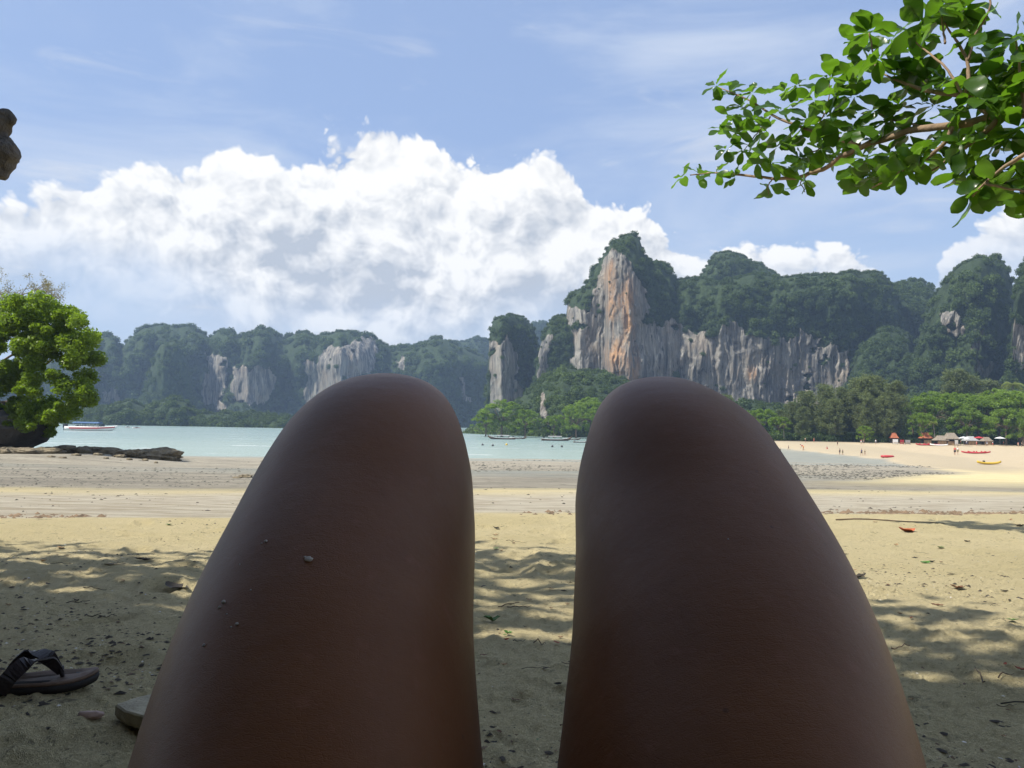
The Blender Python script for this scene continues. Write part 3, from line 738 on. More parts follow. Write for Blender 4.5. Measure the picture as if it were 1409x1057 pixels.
for s in (-1, 1):
    arm = smooth_path([(s * .165, -.33, .12), (s * .23, -.24, .09), (s * .30, -.10, .055), (s * .315, 0, .045), (s * .32, .12, .032), (s * .32, .16, .028)], 26)
    rr = np.interp(np.linspace(0, 1, 26), [0, .15, .5, .6, .9, 1], [.052, .048, .038, .04, .027, .028])
    V, F = tube(arm, rr, 22); body.append((V, F))
    body.append(ringtube([(s * .32, .15, .026), (s * .322, .18, .026), (s * .322, .215, .024), (s * .322, .24, .022)], [.028, .038, .041, .036], [.018, .017, .014, .011], 20))
    for k in range(4):
        x0 = s * (.322 + (k - 1.5) * .0195); L = (.066, .078, .072, .056)[k]
        body.append(tube([(x0, .228, .023), (x0 + s * (k - 1.5) * .003, .235 + L * .45, .026), (x0 + s * (k - 1.5) * .004, .235 + L * .8, .017), (x0 + s * (k - 1.5) * .004, .235 + L, .007)], [.0088, .0085, .0078, .0055], 12))
    body.append(tube([(s * .298, .17, .025), (s * .277, .195, .022), (s * .268, .222, .015), (s * .266, .24, .008)], [.0125, .011, .010, .007], 12))
bm_ = remesh(body, .0042, 'person', 40, .6)
# soften the knees
co = np.empty(len(bm_.vertices) * 3, np.float64); bm_.vertices.foreach_get('co', co); co = co.reshape(-1, 3)
ed = np.empty(len(bm_.edges) * 2, np.int64); bm_.edges.foreach_get('vertices', ed); ed = ed.reshape(-1, 2)
wk = sstep(co[:, 1], .33, .42) * sstep(co[:, 2], .33, .41) * .95
ed = ed[(wk[ed[:, 0]] > 0) | (wk[ed[:, 1]] > 0)]
vi = np.unique(ed); mp_ = np.full(len(co), -1); mp_[vi] = np.arange(len(vi)); e0, e1 = mp_[ed[:, 0]], mp_[ed[:, 1]]
cc, ww = co[vi], wk[vi][:, None]; deg = (np.bincount(e0, minlength=len(vi)) + np.bincount(e1, minlength=len(vi)))[:, None]
for it in range(400):
    sm_ = np.stack([np.bincount(e0, cc[e1, k], len(vi)) + np.bincount(e1, cc[e0, k], len(vi)) for k in range(3)], 1) / deg
    cc = cc + ww * (.6 if it % 2 == 0 else -.545) * (sm_ - cc)
co[vi] = cc; bm_.vertices.foreach_set('co', co.astype(np.float32).ravel()); bm_.update()
m_, t, b = mat('skin')
ob = t.new('ShaderNodeTexCoord').outputs['Object']
n1 = t.noise(ob, 9, 5, .6); n2 = t.noise(ob, 70, 4, .6)
c = t.mix(t.rng(n1, .35, .65), (.235, .092, .032), (.29, .12, .045))
c = t.mix(t.rng(n2, .60, .72, 0, .35), c, (.36, .14, .075))
fr = t.vor(ob, 34); c = t.mix(t.rng(fr, .05, .025, 0, .5), c, (.10, .045, .03))
t.put(P(b, 'Base Color'), c); P(b, 'Roughness').default_value = .42; P(b, 'Specular IOR Level').default_value = .2; P(b, 'Sheen Weight').default_value = .12; P(b, 'Sheen Roughness').default_value = .35; P(b, 'Sheen Tint').default_value = (.9, .8, .75, 1)
P(b, 'Subsurface Weight').default_value = .12; P(b, 'Subsurface Radius').default_value = (.012, .005, .003)
cr = t.vor(t.mapv(ob, (420, 1300, 1300)), 1, 'DISTANCE_TO_EDGE')
wr = t.noise(t.mapv(ob, (90, 600, 600)), 1, 4, .7, .4)
hh = t.math('ADD', t.math('MULTIPLY', t.rng(cr, 0, .12), .5), t.math('MULTIPLY', wr, 1.1))
nb = t.bump(hh, .3, .0005); nb = t.bump(t.noise(ob, 28, 4), .3, .0025, nb)
t.put(P(b, 'Normal'), nb)
M['skin'] = m_
person = obj('person', bm_, M['skin'])
tag(person, 'bare tanned legs of a person lying back with knees raised', 'person')
# shorts round the hips and hair, both beyond the lower edge of the view
sh_parts = [ringtube(tor[:14] + np.array([0, 0, .002]), np.interp(np.linspace(0, 1, 14), [0, .3, 1], [.15, .182, .158]), np.interp(np.linspace(0, 1, 14), [0, .3, 1], [.108, .124, .112]), 40)]
for s in (-1, 1): sh_parts.append(ringtube([(s * .085, .14, .15), (s * .09, .18, .185), (s * .097, .225, .222)], [.108, .104, .100], [.116, .110, .103], 32))
obj('shorts', remesh(sh_parts, .007, 'shorts', 3), simple('navy_cloth', (.03, .04, .08), .85, .2, 30), person)
obj('hair', remesh([ball((0, -.605, .118), (.083, .10, .098)), ball((0, -.66, .10), (.07, .06, .07))], .007, 'hair', 2), simple('dark_hair', (.03, .02, .014), .6, .4, 60), person)

# crumbs of dried sand stuck to the left thigh and knee
M['crumb'] = simple('coral_sand', (.62, .57, .5), .8, .15, 40)
from mathutils.bvhtree import BVHTree
bvh = BVHTree.FromPolygons([v_.co[:] for v_ in bm_.vertices], [p_.vertices[:] for p_ in bm_.polygons])
crumbs = [(425, 770, 4.2), (420, 767, 1.8), (308, 829, 3.0), (302, 836, 2.2), (366, 745, 2.2), (360, 748, 1.2), (326, 859, 2.4), (318, 863, 1.3), (281, 888, 2.0), (312, 845, 1.0), (345, 812, 1.0), (330, 777, 1.2), (1002, 742, .9), (655, 778, 1.6), (654, 822, 1.4), (657, 905, 1.2), (792, 775, 1.6), (790, 806, 1.2)]
for k, (px, py, s_) in enumerate(crumbs):
    v_ = ray(px, py); hit = bvh.ray_cast(Vector((0, 0, EYE)), Vector(v_))
    if hit[0] is None: continue
    d_ = (hit[0] - Vector((0, 0, EYE))).length; r_ = s_ * d_ / FPX
    bm = bmesh.new(); bmesh.ops.create_icosphere(bm, subdivisions=2, radius=1)
    for v2 in bm.verts:
        v2.co *= 1 + .5 * float(fbm(v2.co.x * 1.2 + k * 3, v2.co.y * 1.2, v2.co.z * 1.2, s=k)); v2.co.z *= .55; v2.co.x *= 1.25
        v2.co *= r_
    me = bpy.data.meshes.new('sand_crumb'); bm.to_mesh(me); bm.free()
    o = obj('sand_crumb', me, M['crumb'], loc=hit[0] + hit[1] * r_ * .25)
    o.rotation_euler = hit[1].to_track_quat('Z', 'Y').to_euler()
    if k == 0: tag(o, 'largest pale crumb of dried sand on the thigh below the knee', 'sand crumb')
    else: tag(o, 'small pale crumb of dried sand stuck to the bare thigh', 'sand crumb', 'sand crumbs on the legs')
# ------------------------------------------------------------------ rock overhang the person rests under
m_, t, b = mat('cave_rock')
ob = t.new('ShaderNodeNewGeometry').outputs['Position']
n1 = t.noise(ob, 1.1, 7, .62); n2 = t.noise(ob, 7, 6, .65)
c = t.mix(t.rng(n1, .35, .65), (.07, .064, .058), (.16, .14, .12)); c = t.mix(t.rng(n2, .56, .66), c, (.03, .03, .03))
c = t.mix(t.rng(t.noise(ob, .6, 4), .56, .66, 0, .5), c, (.14, .09, .05))
t.put(P(b, 'Base Color'), c); P(b, 'Roughness').default_value = .92
t.put(P(b, 'Normal'), t.bump(t.math('ADD', n1, t.math('MULTIPLY', n2, .5)), .9, .12))
M['cave_rock'] = m_
def rocky(rings, seed, amp, freq, name='rock', sub=0):
    V, F = loft(rings); V = np.array(V)
    d_ = np.stack([fbm(V[:, 0] * freq + k * 31, V[:, 1] * freq, V[:, 2] * freq, s=seed + k, o=4) for k in range(3)], 1)
    mb = MB(); mb.add(V + d_ * amp, F); return mb.mesh(name, True)
# the unseen roof slab, its front shaped to shade legs and near sand: a grid with an underside and a top, thick at the back
def roof():
    nx, ny = 150, 90
    X, Y = np.meshgrid(np.linspace(-7.5, 2.8, nx), np.linspace(-5.5, 1, ny))
    front = np.interp(X, [-7.5, -5, -3, -1, 1, 2.5, 4.2], [3.6, 2.6, 1.6, 1.0, .8, .5, .2]) + .25 * fbm(X * .9, X * 0, s=71)
    Yw = -5.5 + (Y + 5.5) / 6.5 * (front + 5.5)
    k = (Y + 5.5) / 6.5
    und = 2.75 + .25 * k - 1.2 * (1 - k) ** 2 + .35 * fbm(X * .7, Yw * .7, s=72) + .12 * fbm(X * 2.6, Yw * 2.6, s=73)
    topz = und + .35 + 2.6 * (1 - k ** 3) + .4 * fbm(X * .8, Yw * .8, s=74)
    rimm = sstep(k, .9, 1.0); und = und + rimm * .22
    A = np.stack([X, Yw, und], -1); B = np.stack([X, Yw, topz], -1)
    V = np.concatenate([A.reshape(-1, 3), B.reshape(-1, 3)]); n = nx * ny
    ii = np.arange(n).reshape(ny, nx)
    q1 = np.stack([ii[:-1, :-1], ii[1:, :-1], ii[1:, 1:], ii[:-1, 1:]], -1).reshape(-1, 4)
    q2 = q1[:, ::-1] + n
    e = [np.stack([ii[-1, :-1], ii[-1, 1:], ii[-1, 1:] + n, ii[-1, :-1] + n], -1), np.stack([ii[:-1, 0], ii[1:, 0], ii[1:, 0] + n, ii[:-1, 0] + n], -1), np.stack([ii[1:, -1], ii[:-1, -1], ii[:-1, -1] + n, ii[1:, -1] + n], -1)]
    return mesh_np('rock_roof', V, np.concatenate([q1, q2] + e), True)
over = empty('rock_overhang', (-2, -3, 0), 0, 'dark grey limestone overhang with a knobbly tip hanging over the beach', 'rock')
def under(o, par): o.parent = par; o.matrix_parent_inverse = Matrix.Translation(par.location).inverted()
o = obj('rock_roof', roof(), M['cave_rock']); under(o, over)
# back wall of the hollow
V = []
nx, nz = 120, 46
X, Zz = np.meshgrid(np.linspace(-8, 3.2, nx), np.linspace(-.6, 4.2, nz))
Yb = np.interp(X, [-8, -6.6, -5.0, -3, 0, 2.2, 3.2], [3.4, 2.4, .0, -1.8, -2.3, -2.0, -1.6]) - .55 * np.sin(np.clip(Zz / 3.2, 0, 1) * PI) + .35 * fbm(X * .8, Zz * .8, s=81) + .1 * fbm(X * 3, Zz * 3, s=82)
ii = np.arange(nx * nz).reshape(nz, nx)
q = np.stack([ii[:-1, :-1], ii[:-1, 1:], ii[1:, 1:], ii[1:, :-1]], -1).reshape(-1, 4)
Vb = np.stack([X, Yb, Zz], -1).reshape(-1, 3); Vb2 = Vb + np.array([0, -.9, 0])
o = obj('rock_wall', mesh_np('rock_wall', np.concatenate([Vb, Vb2]), np.concatenate([q[:, ::-1], q + nx * nz]), True), M['cave_rock']); under(o, over)
# the hanging tip that shows against the sky: two lobes on a neck that joins the roof beyond the view
tipY = 3.7
def tp(px, py, dy=0.): return at(np.array(float(px)), np.array(float(py)), np.array(tipY + dy))
ctr = [tp(-70, 20), tp(-50, 90), tp(-34, 140), tp(-14, 165), tp(-6, 185), tp(-24, 178), tp(-22, 192), tp(-14, 206), tp(-12, 220), tp(-14, 232), tp(-16, 243), tp(-22, 251)]
parts_ = []
def blob(px, py, rpx, dy=0., fl=1.):
    c_ = tp(px, py, dy); parts_.append(ball(c_, np.array([rpx, rpx * 1.1, rpx * fl]) * tipY / FPX, 10))
for a in [(4, 166, 15), (-8, 172, 22), (12, 164, 10), (16, 168, 8), (-6, 195, 18), (2, 210, 22), (10, 212, 18), (0, 224, 20), (-6, 232, 18), (-14, 200, 26), (-40, 205, 40), (-60, 160, 50), (-80, 90, 60), (-95, 10, 70), (-110, -80, 80), (-120, -160, 85), (-130, -230, 85)]: blob(*a)
tipm = remesh(parts_, .008, 'hanging_tip', 1)
co = np.empty(len(tipm.vertices) * 3, np.float32); tipm.vertices.foreach_get('co', co); co = co.reshape(-1, 3)
dd = np.stack([fbm(co[:, 0] * 10 + 13 * k, co[:, 1] * 10, co[:, 2] * 10, s=91 + k, o=4) for k in range(3)], 1)
tipm.vertices.foreach_set('co', (co + dd * .032).astype(np.float32).ravel()); tipm.update()
o = obj('hanging_tip', tipm, M['cave_rock']); under(o, over)

# ------------------------------------------------------------------ almond tree branch at the upper right
def leaf_mesh(seed, L=1., W_=.27, fold=.22, arch=.25):
    """broad obovate leaf, widest beyond the middle, folded a little along the midrib"""
    rg = random.Random(seed); n = 8; V = []; F = []
    arch *= rg.uniform(.3, 1.6); tw = rg.uniform(-.25, .25)
    for i in range(n + 1):
        u = i / n
        w_ = W_ * (math.sin(PI * min(1, u ** .80) * .93 + .02) ** .9) * (.30 + .95 * u) if 0 < u < 1 else (.014 if u == 0 else .02)
        y = L * u; z = -arch * u * u * L + .04 * rg.uniform(-1, 1)
        wav = .03 * math.sin(u * 9 + seed)
        V += [(-w_ + tw * z, y, z + fold * w_ + wav), (0, y, z), (w_ + tw * z, y, z + fold * w_ - wav)]
    for i in range(n):
        a = 3 * i
        F += [(a, a + 1, a + 4, a + 3), (a + 1, a + 2, a + 5, a + 4)]
    return np.array(V), np.array(F)
LEAVES = [leaf_mesh(s, 1., .30 + .04 * (s % 3), .12 + .07 * (s % 4), .12 + .08 * (s % 3)) for s in range(6)]
leaf_me = []
for k, (V, F) in enumerate(LEAVES):
    me = mesh_np('leaf', V, F, True, {'tint': np.full(len(V), k / 5.)}); me.materials.append(M['almond']); leaf_me.append(me)
def bdepth(px): return np.interp(px, [900, 930, 1000, 1100, 1180, 1300, 1409, 1500], [6.5, 6.4, 6.0, 5.6, 5.1, 4.6, 4.3, 4.1])
tree = empty('almond_tree', (5.6, 3.2, float(zg0(5.6, 3.2)) - .05), 0, 'sea almond tree reaching a leafy branch of broad glossy leaves across the sky', 'tree')
def bpath(pts, dz=0.):
    return np.array([at(np.array(float(x)), np.array(float(y)), np.array(bdepth(x) + dz)) for x, y in pts])
main = bpath([(1530, 170), (1470, 160), (1409, 155), (1370, 161), (1330, 170), (1300, 173), (1260, 176), (1230, 188), (1200, 196), (1170, 210), (1150, 221), (1135, 234), (1110, 240), (1090, 247), (1055, 245), (1015, 240), (985, 238), (950, 240)])
trunk = np.array([(5.6, 3.2, float(zg0(5.6, 3.2)) - .15), (5.55, 3.2, .8), (5.35, 3.3, 1.7), (5.0, 3.55, 2.15), main[0] + np.array([.25, -.1, .03]), main[0]])
def limb(name, pts, r0, r1, n=24, par=tree, sides=8, wob=.012):
    p = smooth_path(pts, n); p = p + wob * np.stack([fbm(np.arange(n) * .35 + 7 * k, np.arange(n) * 0, s=k + len(name)) for k in range(3)], 1)
    V, F = tube(p, np.linspace(r0, r1, n) * (1 + .12 * fbm(np.arange(n) * .7, np.arange(n) * 0, s=9)), sides); mb = MB(); mb.add(V, F)
    o = obj(name, mb.mesh(name, True), M['bark_light']); under(o, par); return o, p
limb('trunk', trunk, .17, .034, 30, sides=14, wob=.03)
BR = []
_b, mp = limb('branch', main, .031, .005, 70); BR.append((_b, mp))
subs = [([(1182, 198), (1150, 190), (1120, 181), (1090, 170), (1062, 160), (1035, 140), (1010, 128), (990, 120)], .016, .004, .0),
        ([(1364, 160), (1345, 142), (1325, 131), (1290, 127), (1262, 122), (1235, 112), (1205, 95)], .022, .004, .0),
        ([(1328, 132), (1333, 105), (1331, 82), (1322, 66), (1310, 50), (1300, 30)], .013, .005, -.1),
        ([(1331, 84), (1342, 45), (1358, 22), (1363, 5), (1358, -15)], .008, .005, -.1),
        ([(1310, 174), (1298, 200), (1275, 218), (1245, 233), (1215, 250), (1200, 258)], .014, .004, -.12),
        ([(1372, 164), (1350, 186), (1320, 208), (1290, 230), (1270, 240)], .017, .004, -.05),
        ([(1480, 185), (1440, 198), (1409, 211), (1382, 230), (1355, 250), (1338, 270)], .018, .005, -.2),
        ([(1355, 252), (1380, 258), (1400, 262), (1425, 268)], .008, .004, -.2),
        ([(1270, 174), (1240, 168), (1222, 164), (1205, 152)], .009, .003, .05),
        ([(1205, 96), (1200, 70), (1196, 45)], .007, .004, -.05), ([(1325, 131), (1300, 90), (1272, 70), (1255, 52)], .009, .004, -.15),
        ([(1300, 60), (1296, 30), (1292, 12)], .007, .004, -.15), ([(1409, 155), (1405, 120), (1402, 90), (1398, 55)], .010, .004, -.1),
        ([(1110, 241), (1100, 252), (1108, 264)], .005, .003, 0), ([(1062, 246), (1055, 258), (1058, 268)], .005, .003, 0),
        ([(1130, 184), (1128, 205), (1100, 215)], .006, .003, .05), ([(1060, 160), (1040, 185), (1025, 205)], .006, .003, .05), ([(1120, 181), (1138, 150), (1142, 115)], .007, .003, 0)]
for pts, r0, r1, dz in subs: BR.append(limb('branch', bpath(pts, dz), r0, r1, 22, sides=7, wob=.008))
ros = [(938, 244, 5), (962, 240, 6), (985, 238, 6), (1012, 243, 6), (1058, 268, 5, 1), (1107, 264, 5, 1), (985, 118, 7), (1003, 128, 7), (994, 178, 6), (1005, 160, 6), (1022, 148, 7), (1035, 128, 7), (1050, 182, 7), (1022, 207, 7), (1042, 220, 7), (1070, 202, 7),
       (1075, 152, 7), (1080, 125, 7), (1098, 118, 7), (1110, 168, 7), (1120, 138, 8), (1100, 217, 7), (1130, 204, 7), (1135, 162, 8), (1150, 132, 8), (1142, 108, 8), (1162, 98, 8), (1176, 132, 8), (1196, 44, 9), (1252, 50, 9), (1290, 16, 9), (1312, 22, 9),
       (1262, 88, 9), (1232, 102, 8), (1186, 98, 8), (1210, 82, 8), (1338, 48, 7), (1356, 88, 9), (1397, 52, 8), (1402, 95, 9), (1340, 112, 9), (1372, 118, 9), (1302, 112, 9), (1286, 146, 8), (1322, 152, 8), (1352, 140, 8), (1392, 132, 9),
       (1200, 152, 8), (1222, 166, 8), (1236, 146, 8), (1182, 176, 8), (1160, 182, 8), (1190, 217, 8), (1202, 242, 8), (1192, 254, 8, 1), (1240, 246, 8, 1), (1226, 216, 8), (1266, 202, 8), (1262, 230, 8, 1), (1290, 196, 8), (1322, 196, 8), (1352, 190, 8),
       (1386, 190, 8), (1402, 176, 8), (1300, 218, 8), (1328, 248, 7, 1), (1335, 278, 6, 1), (1356, 262, 7, 1), (1376, 258, 7, 1), (1397, 262, 7, 1), (1380, 232, 7), (1404, 206, 8), (1345, 236, 7), (1425, 230, 8), (1430, 120, 9), (1440, 60, 9), (1430, 270, 8), (1000, 205, 6), (1012, 182, 6), (1035, 165, 7), (1090, 190, 7), (1085, 230, 6), (1150, 212, 7), (1150, 160, 7), (1340, 165, 7), (1215, 190, 7), (1250, 185, 7), (1245, 122, 8), (1275, 108, 8), (1170, 228, 7), (1390, 278, 7, 1), (1405, 245, 8), (1060, 225, 7), (1115, 225, 7), (1370, 90, 9), (1175, 60, 6), (1225, 60, 7), (1270, 30, 8), (1330, 10, 8)]
LV = []
for r_ in ros:
    px, py, n = r_[:3]; hang = len(r_) > 3; py -= 14 if hang else 0; n = max(5, n)
    dep = bdepth(px) + random.uniform(-.22, .22)
    c_ = Vector(at(np.array(float(px)), np.array(float(py)), np.array(dep)))
    axis = Vector((random.uniform(-.5, .3), random.uniform(-.6, .3), -.6 if hang else random.uniform(.35, 1.0))).normalized()
    a0 = random.uniform(0, 6.28)
    base = axis.orthogonal().normalized(); oth = axis.cross(base)
    for k in range(n):
        a = a0 + 2.4 * k; sp = random.uniform(-.45, .75) if k > 1 else random.uniform(.5, 1.2)
        dr = (base * math.cos(a) + oth * math.sin(a)) + axis * sp
        dr.z -= .25
        dr.normalize()
        Ln = random.uniform(.105, .19) * (1.15 if px > 1170 and py < 120 else 1.) * (.82 if px < 1030 else 1.)
        up = (axis + Vector((random.gauss(0, .45), random.gauss(0, .45), random.gauss(.3, .35))))
        side = dr.cross(up).normalized(); nn = side.cross(dr).normalized()
        mt = Matrix((side * Ln, dr * Ln, nn * Ln)).transposed().to_4x4(); mt.translation = c_ + dr * random.uniform(.005, .02)
        mid = c_ + dr * Ln * .5; x_, y_ = topix(np.array(mid)); inn = -20 < x_ < 1430 and -20 < y_ < 330
        LV.append((Ln / mid.y if inn else 0, mt, random.randrange(6)))
LV.sort(key=lambda a: -a[0])
for s_, mt, k in LV[:300]:
    o = bpy.data.objects.new('leaf', leaf_me[k]); C.objects.link(o); tr_ = np.array(mt.translation)
    o.parent = min(BR, key=lambda b_: np.min(np.linalg.norm(b_[1] - tr_, axis=1)))[0]; o.matrix_basis = mt
def leaf_soup(items, name, mat_):
    VV, FF, TT = [], [], []; n = 0
    for mt, k in items:
        V, F = LEAVES[k]; A = np.array(mt)
        VV.append(V @ A[:3, :3].T + A[:3, 3]); FF.append(F + n); TT.append(np.full(len(V), random.random())); n += len(V)
    return mesh_np(name, np.concatenate(VV), np.concatenate(FF), True, {'tint': np.concatenate(TT)})
rest = [(mt, k) for s_, mt, k in LV[300:]]
# foliage of the same tree above and beyond the view, which dapples the sand
def rand_leaf(c_, Ln):
    dr = Vector((random.gauss(0, 1), random.gauss(0, 1), random.gauss(-.2, .5))).normalized(); up = Vector((random.gauss(0, .5), random.gauss(0, .5), 1))
    side = dr.cross(up).normalized(); nn = side.cross(dr).normalized()
    mt = Matrix((side * Ln, dr * Ln, nn * Ln)).transposed().to_4x4(); mt.translation = c_; return (mt, random.randrange(6))
for _ in range(900):
    x = random.uniform(4.6, 8.0); y = random.uniform(2.6, 6.0); z = random.uniform(2.4, 4.4)
    if x < .72 * y + .3: continue
    rest.append(rand_leaf(Vector((x, y, z)), random.uniform(.13, .2)))
o = obj('leaf_mass', leaf_soup(rest, 'leaf_mass', None), M['almond']); under(o, tree); o['kind'] = 'stuff'
# a second tree leaning out over the rock on the left: its crown stays above the view and shades the near sand
tree2 = empty('shade_tree', (-6.2, 2.6, float(zg0(-6.2, 2.6)) - .05), 0, 'leaning shade tree on the rock beside the overhang', 'tree')
limb('trunk', [(-6.2, 2.6, -.3), (-6.0, 2.7, 1.2), (-5.6, 2.9, 2.6), (-5.0, 2.6, 3.7), (-3.9, 2.1, 4.5)], .16, .07, 24, tree2, 12, .03)
for e in ((-3.2, 2.4, 4.9), (-3.2, 1.2, 4.9), (-4.4, 2.7, 4.8), (-5.4, 1.2, 4.9), (-4.6, .8, 4.8)):
    limb('branch', [(-4.3, 2.25, 4.25), ((-4.3 + e[0]) / 2, (2.25 + e[1]) / 2, 4.65), e], .05, .012, 14, tree2, 7, .03)
rest2 = []
clumps = [(random.uniform(-6.6, -2.9), random.uniform(.6, 2.8), random.uniform(4.3, 5.4)) for _ in range(56)]
clumps += [(random.uniform(-2.9, -1.0), random.uniform(.5, 1.5), random.uniform(4.4, 5.2)) for _ in range(12)]
for cx, cy, cz in clumps:
    if (cz - .9) < .62 * cy: continue
    for _ in range(30): rest2.append(rand_leaf(Vector((random.gauss(cx, .27), random.gauss(cy, .27), random.gauss(cz, .16))), random.uniform(.12, .2)))
o = obj('leaf_mass', leaf_soup(rest2, 'leaf_mass', None), M['almond']); under(o, tree2); o['kind'] = 'stuff'
# ------------------------------------------------------------------ trees
def branchy(base, top, r0, n_sub, spread, rg, levels=2, rmin=.02):
    """trunk and limbs; returns mesh builder and limb ends"""
    mb = MB(); ends = []
    def grow(p, d_, L, r_, lev):
        n = 6; pts = [np.array(p)]; dd_ = np.array(d_, float)
        for i in range(n):
            dd_ = dd_ + rg.normal(size=3) * .13; dd_ /= np.linalg.norm(dd_); pts.append(pts[-1] + dd_ * L / n)
        mb.tube(pts, np.linspace(r_, max(rmin, r_ * .45), n + 1), 7 if lev else 9)
        if lev >= levels: ends.append(pts[-1]); return
        for k in range(n_sub):
            i = rg.integers(2, n + 1); a = rg.normal(size=3) * spread + dd_ + np.array([0, 0, .25]); a /= np.linalg.norm(a)
            grow(pts[i], a, L * rg.uniform(.5, .75), r_ * .5, lev + 1)
        ends.append(pts[-1])
    v_ = np.array(top) - np.array(base); L = np.linalg.norm(v_)
    grow(base, v_ / L, L, r0, 0)
    return mb, np.array(ends)
def clump_leaves(cents, rads, n, size, asp, rg, bias=.5, flat=.7):
    k = rg.integers(0, len(cents), n); d_ = rg.normal(size=(n, 3)); d_ /= np.linalg.norm(d_, axis=1)[:, None]
    p = cents[k] + d_ * (rads[k] * rg.random(n) ** .45)[:, None] * np.array([1, 1, flat])
    V, F, tn = leaf_quads(n, p, bias, size, asp, rg)
    shade_ = np.repeat(np.clip(rg.random(len(cents))[k] * .8 + .2 * rg.random(n), 0, 1), 4)
    return mesh_np('crown', V, F, False, {'tint': shade_})

# --- the bushy tree over the rocks on the left and the bare one behind it
YL = 40.
def L3(px, py, dy=0.): return at(np.array(float(px)), np.array(float(py)), np.array(YL + dy))
rg = np.random.default_rng(5)
lt = empty('shore_tree', L3(-40, 600, 3), 0, 'bushy bright green tree leaning over the rocky point', 'tree')
m0 = MB()
for pts in ([(-60, 600), (-40, 545), (-10, 505), (30, 480), (75, 462)], [(-50, 570), (-10, 555), (30, 552), (70, 556), (95, 572)], [(-35, 530), (-20, 470), (5, 430)], [(-20, 520), (30, 515), (60, 505), (100, 470)]):
    m0.tube(smooth_path([L3(x, y, 3) for x, y in pts], 16), np.linspace(.14, .02, 16), 8)
under(m0.build('trunk', M['bark'], smooth=True), lt)
blobs = [(20, 455, 34), (55, 450, 26), (85, 452, 22), (108, 462, 14), (-15, 470, 40), (30, 490, 36), (70, 485, 28), (100, 480, 16), (-10, 520, 40), (35, 530, 34), (75, 520, 22), (60, 560, 26), (88, 562, 17), (30, 570, 26), (-5, 565, 34), (75, 582, 12), (45, 588, 12), (62, 430, 14), (15, 425, 24), (90, 430, 10), (-40, 440, 40), (-50, 500, 50), (104, 438, 7), (118, 470, 7), (50, 470, 22), (12, 505, 20), (92, 500, 14), (98, 552, 9), (70, 596, 6), (40, 440, 16)]
cb = []; rb = []
for k in range(16):
    a_ = rg.uniform(-1.5, 1.5); blobs.append((32 + 82 * math.cos(a_) + rg.normal() * 13, 505 + 84 * math.sin(a_) + rg.normal() * 13, rg.uniform(3.5, 8)))
for x, y, r_ in blobs:
    for _ in range(max(3, int(r_ / 3.2))):
        cb.append(L3(x + rg.normal() * r_ * .42, y + rg.normal() * r_ * .40, rg.uniform(-1, 1) * 2.2)); rb.append(rg.uniform(.2, .66))
under(obj('crown', clump_leaves(np.array(cb), np.array(rb), 100000, (.11, .25), 2.2, rg, .35, .8), M['broadleaf_near']), lt)
bt = empty('bare_tree', L3(-70, 590, 6), 0, 'almost leafless thin branched tree behind the bushy green tree', 'tree')
m0 = MB(); ends = []
def twig(p, d_, L, r_, lev):
    pts = [np.array(p)]; dd_ = np.array(d_, float)
    for i in range(5):
        dd_ = dd_ + rg.normal(size=3) * .16; dd_ /= np.linalg.norm(dd_); pts.append(pts[-1] + dd_ * L / 5)
    m0.tube(pts, np.linspace(r_, r_ * .5, 6), 5 if lev else 7)
    if lev == 5: ends.extend(pts[2:]); return
    for k in range(3 if lev else 4):
        a = dd_ + rg.normal(size=3) * .62; a[2] += .15; a /= np.linalg.norm(a); twig(pts[rg.integers(2, 6)], a, L * rg.uniform(.5, .72), max(.008, r_ * .5), lev + 1)
for a_, b_ in (((-60, 480), (30, 412)), ((-10, 440), (60, 400)), ((-50, 450), (0, 392)), ((10, 430), (75, 405))):
    p, q_ = L3(*a_, 6), L3(*b_, 6); v_ = q_ - p; twig(p, v_ / np.linalg.norm(v_), np.linalg.norm(v_) * .68, .085, 1)
m0.tube(smooth_path([L3(-75, 610, 6), L3(-70, 540, 6), L3(-62, 490, 6), L3(-45, 465, 6)], 10), np.linspace(.2, .1, 10), 8)
under(m0.build('trunk', M['bark_grey'], smooth=True), bt)
ends = np.array(ends)
under(obj('crown', clump_leaves(ends, np.full(len(ends), .22), 5200, (.05, .12), 1.8, rg, .2, 1.), M['dryleaf']), bt)

# --- beach trees in front of the wall
def make_casuarina(seed, H=16.):
    rg = np.random.default_rng(seed); e_ = empty('casuarina_tree', (0, 0, 0)); mb = MB()
    ln = rg.normal(size=2) * .5
    tr = smooth_path([(0, 0, -.5), (ln[0] * .3, ln[1] * .3, H * .4), (ln[0], ln[1], H * .97)], 12); mb.tube(tr, np.linspace(.28, .03, 12), 7)
    cents = []; rads = []
    for k in range(120):
        u = rg.uniform(.16, 1.0); z = H * u; R_ = 3.6 * (math.sin(PI * min(1, u * .80 + .14)) ** .6) * rg.uniform(.35, 1.15)
        a = rg.uniform(0, 6.28); c_ = np.array([np.interp(z, tr[:, 2], tr[:, 0]) + R_ * math.cos(a), np.interp(z, tr[:, 2], tr[:, 1]) + R_ * math.sin(a), z + R_ * .35])
        mb.tube([(np.interp(z, tr[:, 2], tr[:, 0]), np.interp(z, tr[:, 2], tr[:, 1]), z - .3), c_], [.05, .012], 4)
        for f in (.45, .75, 1.): cents.append(np.array([0, 0, z]) * (1 - f) + c_ * f); rads.append(1.0 * rg.uniform(.6, 1.25))
    mb.build('trunk', M['bark_grey'], e_, True)
    obj('crown', clump_leaves(np.array(cents), np.array(rads), 14000, (.3, .85), 4.5, rg, -.1, 1.1), M['casuarina'], e_)
    return e_
